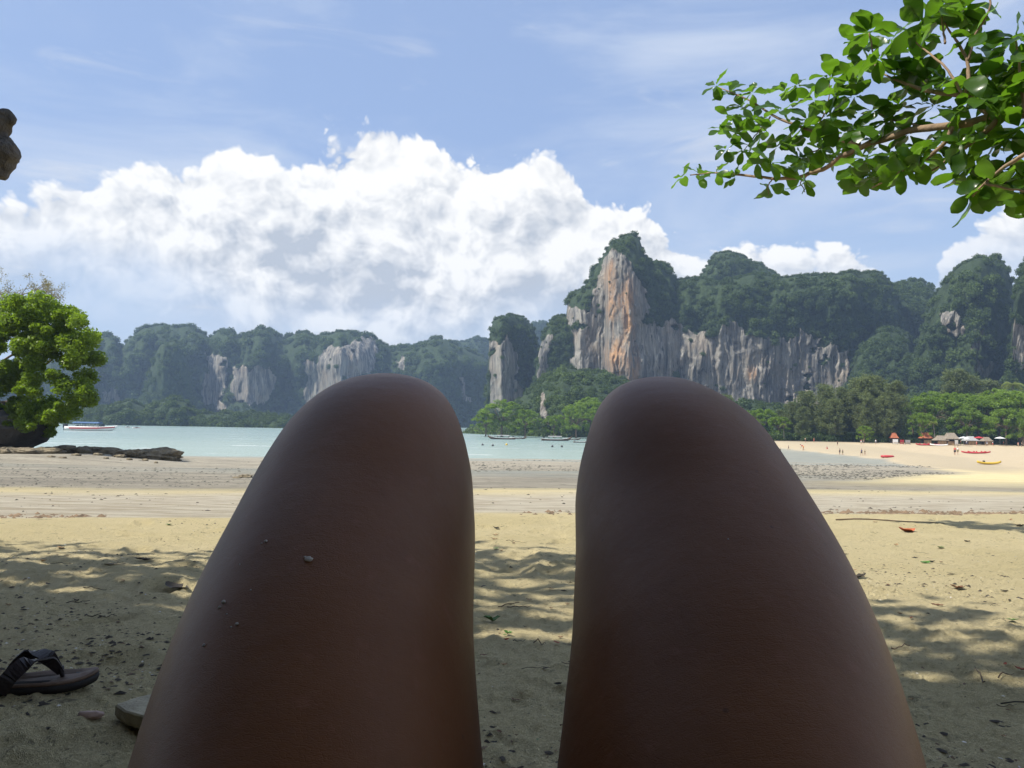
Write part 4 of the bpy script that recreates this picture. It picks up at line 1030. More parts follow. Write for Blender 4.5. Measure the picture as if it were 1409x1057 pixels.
def make_raintree(seed, H=12., Rr=7., m_key='broadleaf'):
    rg = np.random.default_rng(seed); e_ = empty('umbrella_tree', (0, 0, 0)); mb = MB()
    mb.tube(smooth_path([(0, 0, -.5), (.2, .1, H * .25), (-.1, .2, H * .45)], 8), np.linspace(.38, .25, 8), 8)
    cents = []; rads = []
    for k in range(75):
        a = rg.uniform(0, 6.28); q_ = math.sqrt(rg.random()); x, y = Rr * q_ * math.cos(a), Rr * q_ * math.sin(a)
        zt = H * (1 - .34 * q_ ** 2.2) + rg.normal() * .35; lo = H * (.42 - .16 * q_)
        z = zt if rg.random() < .62 else rg.uniform(lo, zt)
        cents.append((x, y, z - .6)); rads.append(rg.uniform(.7, 1.35))
        if k % 4 == 0: mb.tube(smooth_path([(0, 0, H * .42), (x * .45, y * .45, H * .58), (x, y, z - .8)], 6), np.linspace(.13, .03, 6), 5)
    mb.build('trunk', M['bark'], e_, True)
    obj('crown', clump_leaves(np.array(cents), np.array(rads), 8000, (.28, .6), 1.7, rg, .8, .62), M[m_key], e_)
    return e_
def make_palm(seed, H=11.):
    rg = np.random.default_rng(seed); e_ = empty('palm_tree', (0, 0, 0)); mb = MB()
    ln = rg.normal(size=2) * .8; tr = smooth_path([(0, 0, -.4), (ln[0] * .3, ln[1] * .3, H * .5), (ln[0], ln[1], H)], 12); mb.tube(tr, np.linspace(.22, .12, 12), 8)
    mb.build('trunk', M['bark_grey'], e_, True)
    V = []; F = []; tp_ = tr[-1]
    for k in range(20):
        a = k * 2.4 + rg.uniform(-.2, .2); up = rg.uniform(-.25, .95); d_ = np.array([math.cos(a), math.sin(a), 0]); s_ = np.array([-math.sin(a), math.cos(a), 0]); L = rg.uniform(2.8, 3.8)
        for i in range(16):
            u = (i + 1) / 16; c_ = tp_ + d_ * L * u * (1 - .25 * u) + np.array([0, 0, L * (up * u - (.55 + .5 * up) * u * u)])
            for sd in (-1, 1):
                l_ = .95 * math.sin(PI * (u * .85 + .1)); o_ = s_ * sd * l_ + d_ * .35 * l_ - np.array([0, 0, .45 * l_]); wd = d_ * .07
                n = len(V); V += [c_ - wd, c_ + wd, c_ + o_ + wd * .3, c_ + o_ - wd * .3]; F.append((n, n + 1, n + 2, n + 3))
    obj('frond', mesh_np('frond', np.array(V), np.array(F), False, {'tint': np.repeat(rg.random(len(F)), 4)}), M['palm'], e_)
    return e_
SRC = {}
def place_tree(kind, px, top_py, base_py, Y, label, group=None, wide=1., v=0):
    """stands where its base line of sight meets distance Y, tall enough for its top"""
    key = (kind, v)
    first = key not in SRC
    if first: SRC[key] = {'casuarina': make_casuarina, 'rain': make_raintree, 'palm': make_palm}[kind](300 + v * 7 + len(kind))
    o = SRC[key] if first else copy_tree(SRC[key])
    H0 = {'casuarina': 16., 'rain': 12., 'palm': 12.2}[kind]
    b_ = at(np.array(float(px)), np.array(float(base_py)), np.array(float(Y))); t_ = at(np.array(float(px)), np.array(float(top_py)), np.array(float(Y)))
    b_[2] = float(zg(b_[0], b_[1])); s_ = (t_[2] - b_[2]) / H0
    o.location = b_; o.scale = (s_ * wide, s_ * wide, s_); o.rotation_euler = (0, 0, random.uniform(0, 6.28))
    for k in ('group',):
        if k in o: del o[k]
    tag(o, label, 'tree', group); return o
ORD = ['first', 'second', 'third', 'fourth', 'fifth', 'sixth', 'seventh', 'eighth', 'ninth', 'tenth', 'eleventh', 'twelfth']
def rank(lst, px, rev=False): return ORD[sorted([a[0] for a in lst], reverse=rev).index(px)]
G1 = 'casuarinas behind the beach'; G2 = 'umbrella trees behind the beach'; G3 = 'palms among the beach trees'
LC = 'feathery grey green casuarina in the row behind the pale beach'
CAS = [(1092, 556, 226, 1.2, 0), (1116, 541, 222, 1.25, 1), (1140, 533, 218, 1.2, 2), (1163, 537, 222, 1.2, 0), (1184, 524, 220, 1.3, 1), (1207, 521, 224, 1.25, 2), (1228, 529, 218, 1.1, 0), (1075, 566, 230, 1.1, 2), (1104, 562, 216, 1.0, 2), (1150, 552, 214, 1.1, 1), (1195, 545, 214, 1.15, 0), (1218, 548, 213, 1.1, 1)]
for px, tp_, Y, wd, v in CAS:
    place_tree('casuarina', px, tp_, 611, Y, rank(CAS, px, True) + ' feathery grey green casuarina from the small orange kiosk along the beach', G1, wd, v)
for px, tp_, Y, wd, v in [(1312, 513, 252, 1.2, 1), (1333, 522, 256, 1.1, 0), (1003, 546, 250, 1.2, 2), (1365, 528, 254, 1.1, 2)]:
    place_tree('casuarina', px, tp_, 606, Y, 'dark casuarina rising behind the bright umbrella trees', 'casuarinas behind the umbrella trees', wd, v)
LOW = [(1024, 566, 236, 1.0, 0), (1048, 563, 230, 1.1, 1), (1072, 572, 224, .9, 2)]
for px, tp_, Y, wd, v in LOW:
    place_tree('rain', px, tp_, 609, Y, rank(LOW, px) + ' low bright green umbrella tree at the far beach end, counted towards the casuarinas', 'low umbrella trees at the far beach end', wd, v)
place_tree('rain', 1189, 586, 611, 208, 'small bright green tree standing in front of the casuarinas', None, .9, 1)
UMB = [(1256, 553, 226, .9, 1), (1284, 541, 222, 1.0, 0), (1316, 538, 226, 1.0, 2), (1346, 545, 220, .9, 1), (1374, 538, 222, 1.0, 0), (1404, 534, 214, 1.0, 2), (1434, 540, 212, 1.0, 1), (1330, 560, 213, .8, 0), (1385, 562, 208, .9, 1), (1268, 566, 212, .7, 2), (1408, 566, 205, .8, 0)]
for px, tp_, Y, wd, v in UMB:
    place_tree('rain', px, tp_, 612, Y, rank(UMB, px) + ' broad bright green umbrella tree after the casuarinas, shading the beach bars', G2, wd, v)
place_tree('palm', 1287, 578, 611, 208, 'pale yellowish palm in front of the thatched bars', None, 1., 0)
place_tree('palm', 1391, 521, 608, 240, 'tall dark palm rising above the umbrella trees', None, .8, 1)
place_tree('palm', 1079, 582, 608, 214, 'slender palm beside the casuarina row', None, 1., 1)
HED = [(690, 563, 326, 1.1, 0), (722, 575, 322, 1.0, 1), (668, 578, 328, 1.0, 2), (793, 568, 318, .9, 1), (812, 560, 326, 1.0, 0), (762, 582, 320, .8, 2)]
for px, tp_, Y, wd, v in HED:
    o = place_tree('rain', px, tp_, 603, Y, rank(HED, px) + ' bright green tree along the headland shore counted from the open bay', 'bright trees along the headland shore', wd, v); o.location.z = max(o.location.z, ZW - .3)

# ------------------------------------------------------------------ rocks
M['shore_rock'] = simple('shore_rock', (.17, .14, .09), .9, .6, 2.5, bump=.3)
M['dark_rock'] = simple('dark_rock', (.05, .048, .045), .9, .4, .8, bump=.2)
def rock_mesh(seed, sx, sy, sz, rough=.35, sub=4):
    bm = bmesh.new(); bmesh.ops.create_icosphere(bm, subdivisions=sub, radius=1)
    cv = np.array([v_.co[:] for v_ in bm.verts]); cf = np.array([[v_.index for v_ in f.verts] for f in bm.faces]); bm.free()
    k = 1 + rough * fbm(cv[:, 0] * 1.3 + seed * 7, cv[:, 1] * 1.3, cv[:, 2] * 1.3, s=seed, o=5, g=.6)
    k = k + rough * .5 * fbm(cv[:, 0] * 4 + seed, cv[:, 1] * 4, cv[:, 2] * 7, s=seed + 3, o=4, g=.6)
    k = np.round(k * 7) / 7 * .5 + k * .5
    return mesh_np('rock', cv * k[:, None] * np.array([sx, sy, sz]), cf, False)
# dark undercut rock beneath the left tree
for (px, py, sx, sy, sz, lab) in [(-30, 590, 2.7, 2.4, 1.55, 'black undercut rock mass beneath the bushy green tree'), (26, 588, 1.4, 1.8, .95, 'dark overhanging rock lip under the bushy tree'), (8, 608, 1.0, 1.4, .7, 'dark rock foot under the overhanging lip')]:
    p = L3(px, py, .8); o = obj('boulder', rock_mesh(int(px) + 90, sx, sy, sz, .4), M['dark_rock'], loc=p); tag(o, lab, 'rock')
def boulder(px, py, wpx, hpx, lab, seed, mat_='shore_rock', Y=None, grp=None):
    if Y is None and px < 260: Y = 34 + 10 * np.clip((634 - py) / 16, 0, 1)
    p = ground(px, py) if Y is None else at(np.array(float(px)), np.array(float(py)), np.array(float(Y)))
    k = p[1] / FPX; p[2] = float(zg(p[0], p[1])) + hpx * k * .2
    o = obj('boulder', rock_mesh(seed, wpx * k * .5, wpx * k * .4, hpx * k * .5, .6, 3 if wpx < 15 else 4), M[mat_], loc=p); tag(o, lab, 'rock', grp)
boulder(216, 624, 72, 19, 'long low brown rock at the tip of the rocky point', 31)
boulder(180, 625, 46, 14, 'brown rock next to the long rock of the point', 32)
for k, (px, py, w_, h_) in enumerate([(150, 621, 46, 13), (118, 621, 52, 14), (90, 621, 46, 14), (165, 627, 16, 6), (135, 627, 14, 5), (60, 627, 50, 12), (30, 631, 44, 11), (105, 630, 12, 4), (86, 634, 10, 3), (200, 629, 9, 4), (215, 633, 5, 3), (178, 630, 8, 4), (146, 631, 8, 3), (70, 640, 10, 3), (12, 627, 40, 12), (100, 616, 40, 8), (140, 617, 36, 6)]):
    boulder(px, py, w_, h_, 'brown weathered rock of the low rocky point', 40 + k, grp='rocks of the rocky point')
boulder(338, 657, 18, 6, 'blocky dark end of the lone stone on the mudflat', 70)
boulder(326, 658, 13, 3, 'flat pale stone beside the lone dark stone on the mudflat', 71)
boulder(4, 632, 20, 13, 'rounded tan boulder at the edge of the tree shade', 72)
# pebbles and weed lumps on the wet flat: too many to count
def scatter_chips(pts, size, name, mat_, lab, cat_, flat=.5, seed=3):
    rg = np.random.default_rng(seed); pts = np.asarray(pts); n = len(pts)
    base = np.array([(1, 0, 0), (.3, .9, .1), (-.8, .5, 0), (-.7, -.6, .1), (.4, -.9, 0), (0, 0, 1.)]); f = np.array([(0, 1, 5), (1, 2, 5), (2, 3, 5), (3, 4, 5), (4, 0, 5)])
    a = rg.uniform(0, 6.28, n); s_ = size[0] + (size[1] - size[0]) * rg.random(n) ** 2.2
    if len(pts[0]) > 3: s_ = s_ * pts[:, 3]
    ca, sa = np.cos(a), np.sin(a); asp = rg.uniform(.3, .9, n)
    bx = base[None, :, 0] * rg.uniform(.6, 1.4, (n, 6)); by = base[None, :, 1] * asp[:, None]; bz = base[None, :, 2] * (flat * rg.uniform(.4, 1.2, n))[:, None] - .06
    V = np.stack([pts[:, :1] + s_[:, None] * (bx * ca[:, None] - by * sa[:, None]), pts[:, 1:2] + s_[:, None] * (bx * sa[:, None] + by * ca[:, None]), pts[:, 2:3] + s_[:, None] * bz], -1).reshape(-1, 3)
    F = (f[None] + 6 * np.arange(n)[:, None, None]).reshape(-1, 3)
    o = obj(name, mesh_np(name, V, F), M[mat_]); tag(o, lab, cat_, kind='stuff'); return o
M['weed'] = simple('weed_stone', (.075, .07, .052), .85, .5, .7)
def flat_points(n, x0, x1, y0, y1, rg, thr=.0, fs=.08):
    out = []
    px = rg.uniform(x0, x1, n); py = y0 + (y1 - y0) * rg.random(n)
    for a, b_ in zip(px, py):
        # distance along the gently sloping flat for this row
        d_ = (b_ - (582 + .0175 * (a - 704.5))) / FPX
        Y = EYE / max(d_ - .0408, .0032)
        x = (a - CX) / FPX * Y
        if Y > 125 or fbm(x * fs, Y * fs * .6, s=66, o=3) < thr: continue
        out.append((x, Y, float(zg(x, Y)), Y / FPX))
    return np.array(out)
rg = np.random.default_rng(77)
pp = np.concatenate([flat_points(5200, 1060, 1320, 634, 662, rg, -.05, .12), flat_points(1600, 650, 800, 632, 664, rg, .0, .1), flat_points(1800, 0, 420, 628, 666, rg, .05, .1)])
pp = pp[(pp[:, 0] < np.interp(pp[:, 1], SHORE[:, 1], SHORE[:, 0]))]
scatter_chips(pp, (.6, 4.2), 'flat_stones', 'weed', 'dark weedy stones scattered over the wet tidal flat', 'stones', .38)

# ------------------------------------------------------------------ boats
def paint(name, col, rough=.4): return simple(name, col, rough, .12, 3)
M['red'] = paint('red_paint', (.42, .03, .035)); M['white'] = paint('white_paint', (.72, .72, .70)); M['wood'] = simple('boat_wood', (.10, .065, .04), .7, .35, 2)
M['darkwood'] = simple('dark_wood', (.05, .04, .032), .75, .35, 2); M['blue'] = paint('blue_canvas', (.09, .16, .30), .7); M['yellow'] = paint('yellow_plastic', (.55, .36, .03), .45)
M['black'] = simple('black_rubber', (.02, .02, .02), .6, .2, 4); M['glass'] = simple('dark_glass', (.03, .045, .05), .08, .1, 2, .6); M['metal'] = simple('metal', (.35, .36, .37), .4, .1, 4, metal=.8)
M['orange'] = simple('orange_roof', (.36, .115, .05), .8, .25, 1.5); M['thatch'] = simple('grey_thatch', (.24, .20, .15), .95, .4, 5, bump=.1); M['canvas'] = simple('canvas', (.34, .34, .33), .8, .15, 2)
M['plank'] = simple('plank', (.30, .20, .11), .8, .3, 3)
def hull(mb, L, B_, H, prow=0., stern=.0, n=18, full=.8, deck=True):
    rings = []
    for i in range(n):
        u = i / (n - 1); w_ = B_ * .5 * (1 - max(0, (u - .45) / .55) ** 2.2) * min(1, .7 + 1.2 * u); w_ = max(w_, .03)
        sh = H + prow * max(0, (u - .6) / .4) ** 2.2 + stern * max(0, (.18 - u) / .18) ** 1.5
        kz = -H * .25 + (sh + H * .1) * max(0, (u - .78) / .22) ** 2 * .75
        x = -L / 2 + L * u
        rings.append([(x, -w_, sh), (x, -w_ * .93, kz + (sh - kz) * .45), (x, -w_ * .5, kz + (sh - kz) * .06), (x, 0, kz), (x, w_ * .5, kz + (sh - kz) * .06), (x, w_ * .93, kz + (sh - kz) * .45), (x, w_, sh),
                      (x, w_ * .9, sh - .02), (x, w_ * .8, sh - (sh - kz) * .35), (x, 0, sh - (sh - kz) * .4), (x, -w_ * .8, sh - (sh - kz) * .35), (x, -w_ * .9, sh - .02)])
    mb.loft(rings)
def longtail(px, py, Lpx, rz, label, Y=None, canopy=True, flip=False):
    d_ = (py - (582 + .0175 * (px - 704.5))) / FPX; Y = (EYE - ZW) / d_ if Y is None else Y
    p = at(np.array(float(px)), np.array(float(py)), np.array(Y)); p[2] = ZW + .05
    L = Lpx / FPX * Y / max(.3, abs(math.cos(rz)))
    e_ = empty('longtail_boat', p, rz + (PI if flip else 0), label, 'boat')
    h_ = MB(); hull(h_, L, L * .14, L * .045, L * .10, L * .02); h_.build('hull', M['wood'], e_, True)
    rl_ = MB()
    for s in (-1, 1): rl_.tube([(-L * .5, s * L * .05, L * .066), (-L * .2, s * L * .072, L * .048), (L * .15, s * L * .07, L * .05), (L * .36, s * L * .04, L * .085)], [L * .005] * 4, 5)
    rl_.build('gunwale', M['white'], e_)
    pr = MB(); pr.tube([(L * .46, 0, L * .10), (L * .51, 0, L * .155), (L * .53, 0, L * .20)], [L * .012, L * .009, L * .006], 6); pr.build('prow', M['darkwood'], e_, True)
    if canopy:
        rf = MB()
        rf.loft([[(x, s * L * .07, L * .135 + L * .015 * (1 - abs(s)) + k) for s, k in ((-1, 0), (-.5, 0), (0, 0), (.5, 0), (1, 0), (1, -L * .008), (-1, -L * .008))] for x in np.linspace(-L * .28, L * .16, 5)]); cn = rf.build('canopy', M['canvas'], e_)
        for x in (-.26, -.06, .14):
            for s in (-1, 1): q_ = MB(); q_.tube([(x * L, s * L * .062, L * .03), (x * L, s * L * .062, L * .13)], [L * .004] * 2, 5); q_.build('post', M['darkwood'], cn)
    en = MB(); en.box((-L * .42, 0, L * .10), (L * .06, L * .035, L * .035)); en.tube([(-L * .44, 0, L * .09), (-L * .62, 0, L * .0)], [L * .005, L * .004], 5); en.build('engine', M['black'], e_)
    return e_
longtail(690, 604.5, 38, .10, 'dark longtail boat with open bow moored off the headland beach', canopy=True, flip=True)
longtail(712, 604.0, 26, -.15, 'smaller longtail boat moored beside the dark longtail', canopy=False)
longtail(766, 606.5, 42, .06, 'longtail boat with grey canopy lying nearest the right knee', canopy=True)
longtail(787, 605.5, 24, -.2, 'short longtail boat with raised prow behind the canopied longtail', canopy=False)
longtail(800, 609, 22, .2, 'longtail boat whose stern shows beside the right knee', canopy=False)
def speedboat(px, py, Lpx, rz, label, small=False):
    d_ = (py - (582 + .0175 * (px - 704.5))) / FPX; Y = (EYE - ZW) / d_
    p = at(np.array(float(px)), np.array(float(py)), np.array(Y)); p[2] = ZW + .05; L = Lpx / FPX * Y / max(.3, abs(math.cos(rz)))
    e_ = empty('speedboat', p, rz, label, 'boat')
    h_ = MB(); hull(h_, L, L * .2, L * .075, L * .03, 0); h_.build('hull', M['white'], e_, True)
    for s in (-1, 1):
        st = MB(); st.loft([[(x, s * (wy + .012 * L * .1), z0), (x, s * (wy + .03 * L * .1), z1), (x, s * (wy - .05 * L * .1), z1), (x, s * (wy - .05 * L * .1), z0)] for x, wy, z0, z1 in ((-L * .4, L * .092, L * .03, L * .06), (-L * .1, L * .099, L * .03, L * .062), (L * .15, L * .092, L * .035, L * .066), (L * .36, L * .052, L * .05, L * .076), (L * .46, L * .015, L * .062, L * .085))]); st.build('stripe', M['red'], e_)
    if small:
        q_ = MB(); q_.box((0, 0, L * .12), (L * .3, L * .14, L * .1), taper=.8); q_.build('cabin', M['glass'], e_); return
    rf = MB(); rf.loft([[(x, s * L * .085, L * .155 + L * .012 * (1 - s * s) + k) for s, k in ((-1, 0), (-.5, 0), (0, 0), (.5, 0), (1, 0), (1, -L * .018), (-1, -L * .018))] for x in np.linspace(-L * .34, L * .17, 6)]); cn = rf.build('canopy', M['blue'], e_)
    for x in (-.32, -.16, 0, .14):
        for s in (-1, 1): q_ = MB(); q_.tube([(x * L, s * L * .082, L * .06), (x * L, s * L * .08, L * .15)], [L * .005] * 2, 5); q_.build('post', M['metal'], cn)
    ws = MB(); ws.box((L * .2, 0, L * .105), (L * .05, L * .15, L * .06), taper=.75); ws.build('windscreen', M['glass'], e_)
    for s in (-1, 0, 1): q_ = MB(); q_.box((-L * .515, s * L * .05, L * .085), (L * .035, L * .032, L * .07), taper=.8); q_.box((-L * .515, s * L * .05, L * .02), (L * .014, L * .012, L * .07)); q_.build('outboard_motor', M['black'], e_)
    for k in range(6): q_ = MB(); q_.box((-L * .28 + k * L * .075, 0, L * .085), (L * .025, L * .14, L * .03)); q_.build('bench', M['canvas'], e_)
speedboat(126, 592.5, 70, .0, 'white speedboat with red stripe and blue canopy lying off the rocky point')
speedboat(176, 588.2, 7, .4, 'tiny pale boat far off beyond the speedboat', True)
speedboat(188, 589.3, 11, .2, 'small dark cabin boat beyond the bow of the speedboat', True)
M['buoy'] = simple('buoy_plastic', (.06, .06, .06), .6, .2, 5)
for k, (px, py, mk) in enumerate([(664, 612.8, 'buoy'), (678, 613.8, 'buoy'), (697, 612.6, 'yellow'), (760, 615, 'buoy'), (773, 615.2, 'buoy'), (722, 600.9, 'white')]):
    d_ = (py - (582 + .0175 * (px - 704.5))) / FPX; Y = (EYE - ZW) / d_; p = at(np.array(float(px)), np.array(float(py)), np.array(Y)); p[2] = ZW
    e_ = MB(); e_.tube([(0, 0, -.1), (0, 0, .05), (0, 0, .3), (0, 0, .42), (0, 0, .55)], [.15, .30, .27, .12, .05], 10); o = e_.build('mooring_buoy', M[mk], loc=p, smooth=True)
    tag(o, {'buoy': 'dark mooring buoy floating in the shallows before the longtail boats', 'yellow': 'yellow mooring buoy floating before the longtail boats', 'white': 'white buoy close to the headland beach'}[mk], 'buoy', 'dark mooring buoys' if mk == 'buoy' else None)
# beached kayaks
def kayak(p, L, rz, mk, label, seats=2):
    e_ = empty('kayak', p, rz, label, 'kayak')
    n = 17; rings = []
    for i in range(n):
        u = i / (n - 1); w_ = .40 * math.sin(PI * (.04 + .92 * u)) ** .7; z = .05 + .22 * abs(2 * u - 1) ** 3; x = -L / 2 + L * u
        rings.append([(x, w_ * math.cos(a), z + .17 * (1 if math.sin(a) > 0 else .9) * math.sin(a) + .14) for a in np.linspace(0, 2 * PI, 12, endpoint=False)])
    q_ = MB(); q_.loft(rings); q_.build('hull', M[mk], e_, True)
    for k in range(seats):
        s = MB(); s.box((-L * .22 + k * L * .33, 0, .40), (.10, .42, .34), taper=.8); s.box((-L * .22 + k * L * .33 + .26, 0, .29), (.45, .40, .08)); s.build('seat', M['black'] if mk == 'yellow' else M['red'], e_)
    return e_
def on_beach(px, py): return ground(px, py)
p = on_beach(1340, 624.5); kayak(p, 5.2, .04, 'red', 'red kayak with raised seats pulled up near the walking couple', 3)
p2 = p + np.array([1.6, .9, 0]); p2[2] = float(zg(p2[0], p2[1])); kayak(p2, 5.0, .10, 'red', 'second red kayak lying alongside, partly hidden behind the first', 2)
p = on_beach(1361, 639.5); kayak(p, 36 / FPX * p[1] * 1.03, .18, 'yellow', 'yellow kayak lying alone on the open sand', 1)
p = on_beach(1221, 629.5); e_ = MB(); e_.tube([(1.0 * math.cos(a), .6 * math.sin(a), .18) for a in np.linspace(0, 2 * PI, 24)], [.2] * 24, 8); o = e_.build('swim_ring', M['red'], loc=p, smooth=True); tag(o, 'red inflatable ring lying at the wet edge of the sand', 'swim ring')
# ------------------------------------------------------------------ people on the far beach
M['skin_far'] = simple('skin_far', (.36, .21, .14), .6, .1, 5); M['hair_far'] = simple('hair_far', (.03, .02, .015), .7, .2, 9)
CLOTH = {k: simple('cloth_' + k, c_, .85, .15, 9) for k, c_ in {'black': (.02, .02, .025), 'red': (.5, .06, .05), 'white': (.7, .7, .7), 'blue': (.06, .10, .22), 'olive': (.16, .16, .07), 'orange': (.55, .2, .06), 'pink': (.55, .22, .22), 'tan': (.4, .3, .2)}.items()}
PERS = {}
def figure(pose):
    """one continuous little body in a pose; returns meshes: body, shirt, shorts, hair"""
    if pose in PERS: return PERS[pose]
    st = {'stand': (.05, .05, .10), 'walk': (.26, -.24, .18), 'bend': (.08, .02, .1), 'sit': (0, 0, 0)}[pose]
    hipz, lean = (.90, 0.) if pose != 'bend' else (.82, 1.0)
    parts = []
    if pose == 'sit':
        hipz = .14
        for s in (-1, 1): parts += [tube(smooth_path([(s * .09, 0, .14), (s * .12, .30, .36), (s * .12, .42, .42)], 8), np.linspace(.085, .06, 8), 12), tube(smooth_path([(s * .12, .42, .42), (s * .12, .55, .22), (s * .12, .66, .05)], 8), np.linspace(.058, .04, 8), 12), tube([(s * .12, .63, .04), (s * .13, .84, .04)], [.04, .03], 10)]
    else:
        for s, f_ in ((-1, st[0]), (1, st[1])):
            parts += [tube(smooth_path([(s * .09, 0, hipz), (s * .10, f_ * .55, .50), (s * .10, f_, .07)], 14), np.interp(np.linspace(0, 1, 14), [0, .5, .7, 1], [.09, .06, .055, .038]), 12), tube([(s * .10, f_ - .05, .04), (s * .11, f_ + .19, .035)], [.042, .03], 10)]
    sh = np.array([0, lean * .42, hipz + (.52 if lean == 0 else .26)]) + (np.array([0, -.12, 0]) if pose == 'sit' else 0)
    h0 = np.array([0, 0, hipz]); mid = h0 * .5 + sh * .5
    parts.append(ringtube([h0 - (sh - h0) * .12, h0, mid, h0 * .2 + sh * .8, sh, sh + (sh - h0) * .06], [.10, .16, .135, .17, .16, .07], [.08, .11, .095, .11, .09, .06], 16))
    u = (sh - h0) / np.linalg.norm(sh - h0); hd = sh + u * .22 + np.array([0, .03, 0])
    parts += [tube([sh, hd], [.05, .05], 10), ball(hd, (.078, .095, .115), 8), ball(hd + np.array([0, .10, -.01]), (.015, .02, .02), 5)]
    for s in (-1, 1):
        el_ = sh + np.array([s * .24, -.04 * s * (st[0] * 4), -.27]); ha = sh + np.array([s * .24, .10 + s * st[0] * .4, -.52]) if pose != 'bend' else sh + np.array([s * .14, .12, -.60])
        if pose == 'sit': ha = sh + np.array([s * .16, .42, -.22]); el_ = sh + np.array([s * .24, .10, -.26])
        parts += [tube(smooth_path([sh + np.array([s * .14, 0, -.03]), el_, ha], 10), np.linspace(.05, .03, 10), 10), ball(ha + np.array([0, .01, -.05]), (.03, .035, .06), 6)]
    body_ = remesh(parts, .016, 'person', 1); body_.materials.append(M['skin_far'])
    shirt = MB(); V, F = ringtube([mid - (sh - h0) * .12, mid, h0 * .2 + sh * .8, sh - u * .01], [.152, .150, .185, .172], [.112, .110, .125, .10], 16); shirt.add(V, F)
    shorts = MB(); V, F = ringtube([h0 - u * .12, h0 - u * .02, h0 + u * .14], [.19, .178, .152], [.14, .128, .112], 16); shorts.add(V, F)
    if pose != 'sit':
        for s, f_ in ((-1, st[0]), (1, st[1])):
            V, F = tube([(s * .09, 0, hipz - .05), (s * .10, f_ * .35, hipz - .28)], [.105, .10], 12); shorts.add(V, F)
    V, F = ball(hd + np.array([0, -.025, .03]), (.088, .09, .105), 8); hr = MB().add(V, F)
    PERS[pose] = (body_, shirt.mesh('shirt', True), shorts.mesh('shorts', True), hr.mesh('hair', True)); return PERS[pose]
def person_at(px, py, hpx, pose, rz, shirt, shorts, label, grp=None, clamp=True):
    p = ground(px, py); b0, s0, k0, h0 = figure(pose)
    full = {'stand': 1.66, 'walk': 1.66, 'bend': 1.2, 'sit': .95}[pose]; s_ = hpx / FPX * p[1] / full; s_ = min(max(s_, .62), 1.05)
    o = obj('person', b0, None, None, p, (0, 0, rz), s_); tag(o, label, 'person', grp)
    for nm, me, ck in (('shirt', s0, shirt), ('shorts', k0, shorts), ('hair', h0, None)):
        if nm == 'shirt' and ck is None: continue
        me2 = me.copy(); me2.materials.clear(); obj(nm, me2, CLOTH[ck] if ck else M['hair_far'], o)
person_at(1155.5, 625.5, 8, 'stand', .3, 'black', 'black', 'adult in dark clothes standing beside a small child in the shallows')
person_at(1159.5, 626.0, 4.5, 'stand', -.4, 'black', 'olive', 'small child beside the adult in dark clothes')
person_at(1185.5, 626.8, 8.8, 'walk', .2, 'blue', 'black', 'taller one of two people wading side by side')
person_at(1190, 626.8, 7.2, 'walk', .1, 'olive', 'tan', 'shorter one of two people wading side by side')
person_at(1314, 626.5, 11.5, 'walk', 2.6, 'red', 'black', 'walker with red top strolling near the red kayaks')
person_at(1318, 625.5, 10.5, 'walk', 2.2, 'white', 'olive', 'walker in pale clothes strolling next to one in red')
person_at(1105.5, 619.5, 7.5, 'bend', 1.2, 'red', 'orange', 'person in red bending down at the water edge')
person_at(1138, 618, 4, 'sit', -.6, 'pink', 'red', 'person sitting alone on the pale sand')
person_at(1152.5, 613, 4.5, 'stand', .4, 'black', 'black', 'dark figure standing at the top of the beach before the casuarinas')
person_at(1085, 619, 6, 'walk', .9, 'blue', 'black', 'person carrying on along the water edge in blue')
person_at(1073.5, 623, 4.5, 'stand', 0, 'olive', 'black', 'lone wader near the knee in olive clothes')
person_at(1061, 610, 4.5, 'walk', .5, 'tan', 'red', 'person in tan walking at the far end of the beach')
for k, (px, py, c1_, c2_) in enumerate([(1185, 611.3, 'pink', 'white'), (1188, 611.3, 'tan', 'blue'), (1205, 611.5, 'white', 'blue'), (1120, 609, 'orange', 'red'), (1108, 609, 'tan', 'black'), (1330, 613, 'white', 'blue'), (1344, 613.5, 'pink', 'red'), (1358, 613.5, 'blue', 'white'), (1381, 614, 'red', 'black'), (1401, 615, 'pink', 'tan'), (1406, 615, 'tan', 'black'), (1322, 613, 'orange', 'black'), (1297, 612.5, 'pink', 'white'), (1366, 614, 'white', 'red')]):
    person_at(px, py, 6.5, ('stand', 'walk')[k % 2], k * 1.3, c1_, c2_, 'beachgoer standing in the shade along the tree line', 'people in the shade at the tree line')

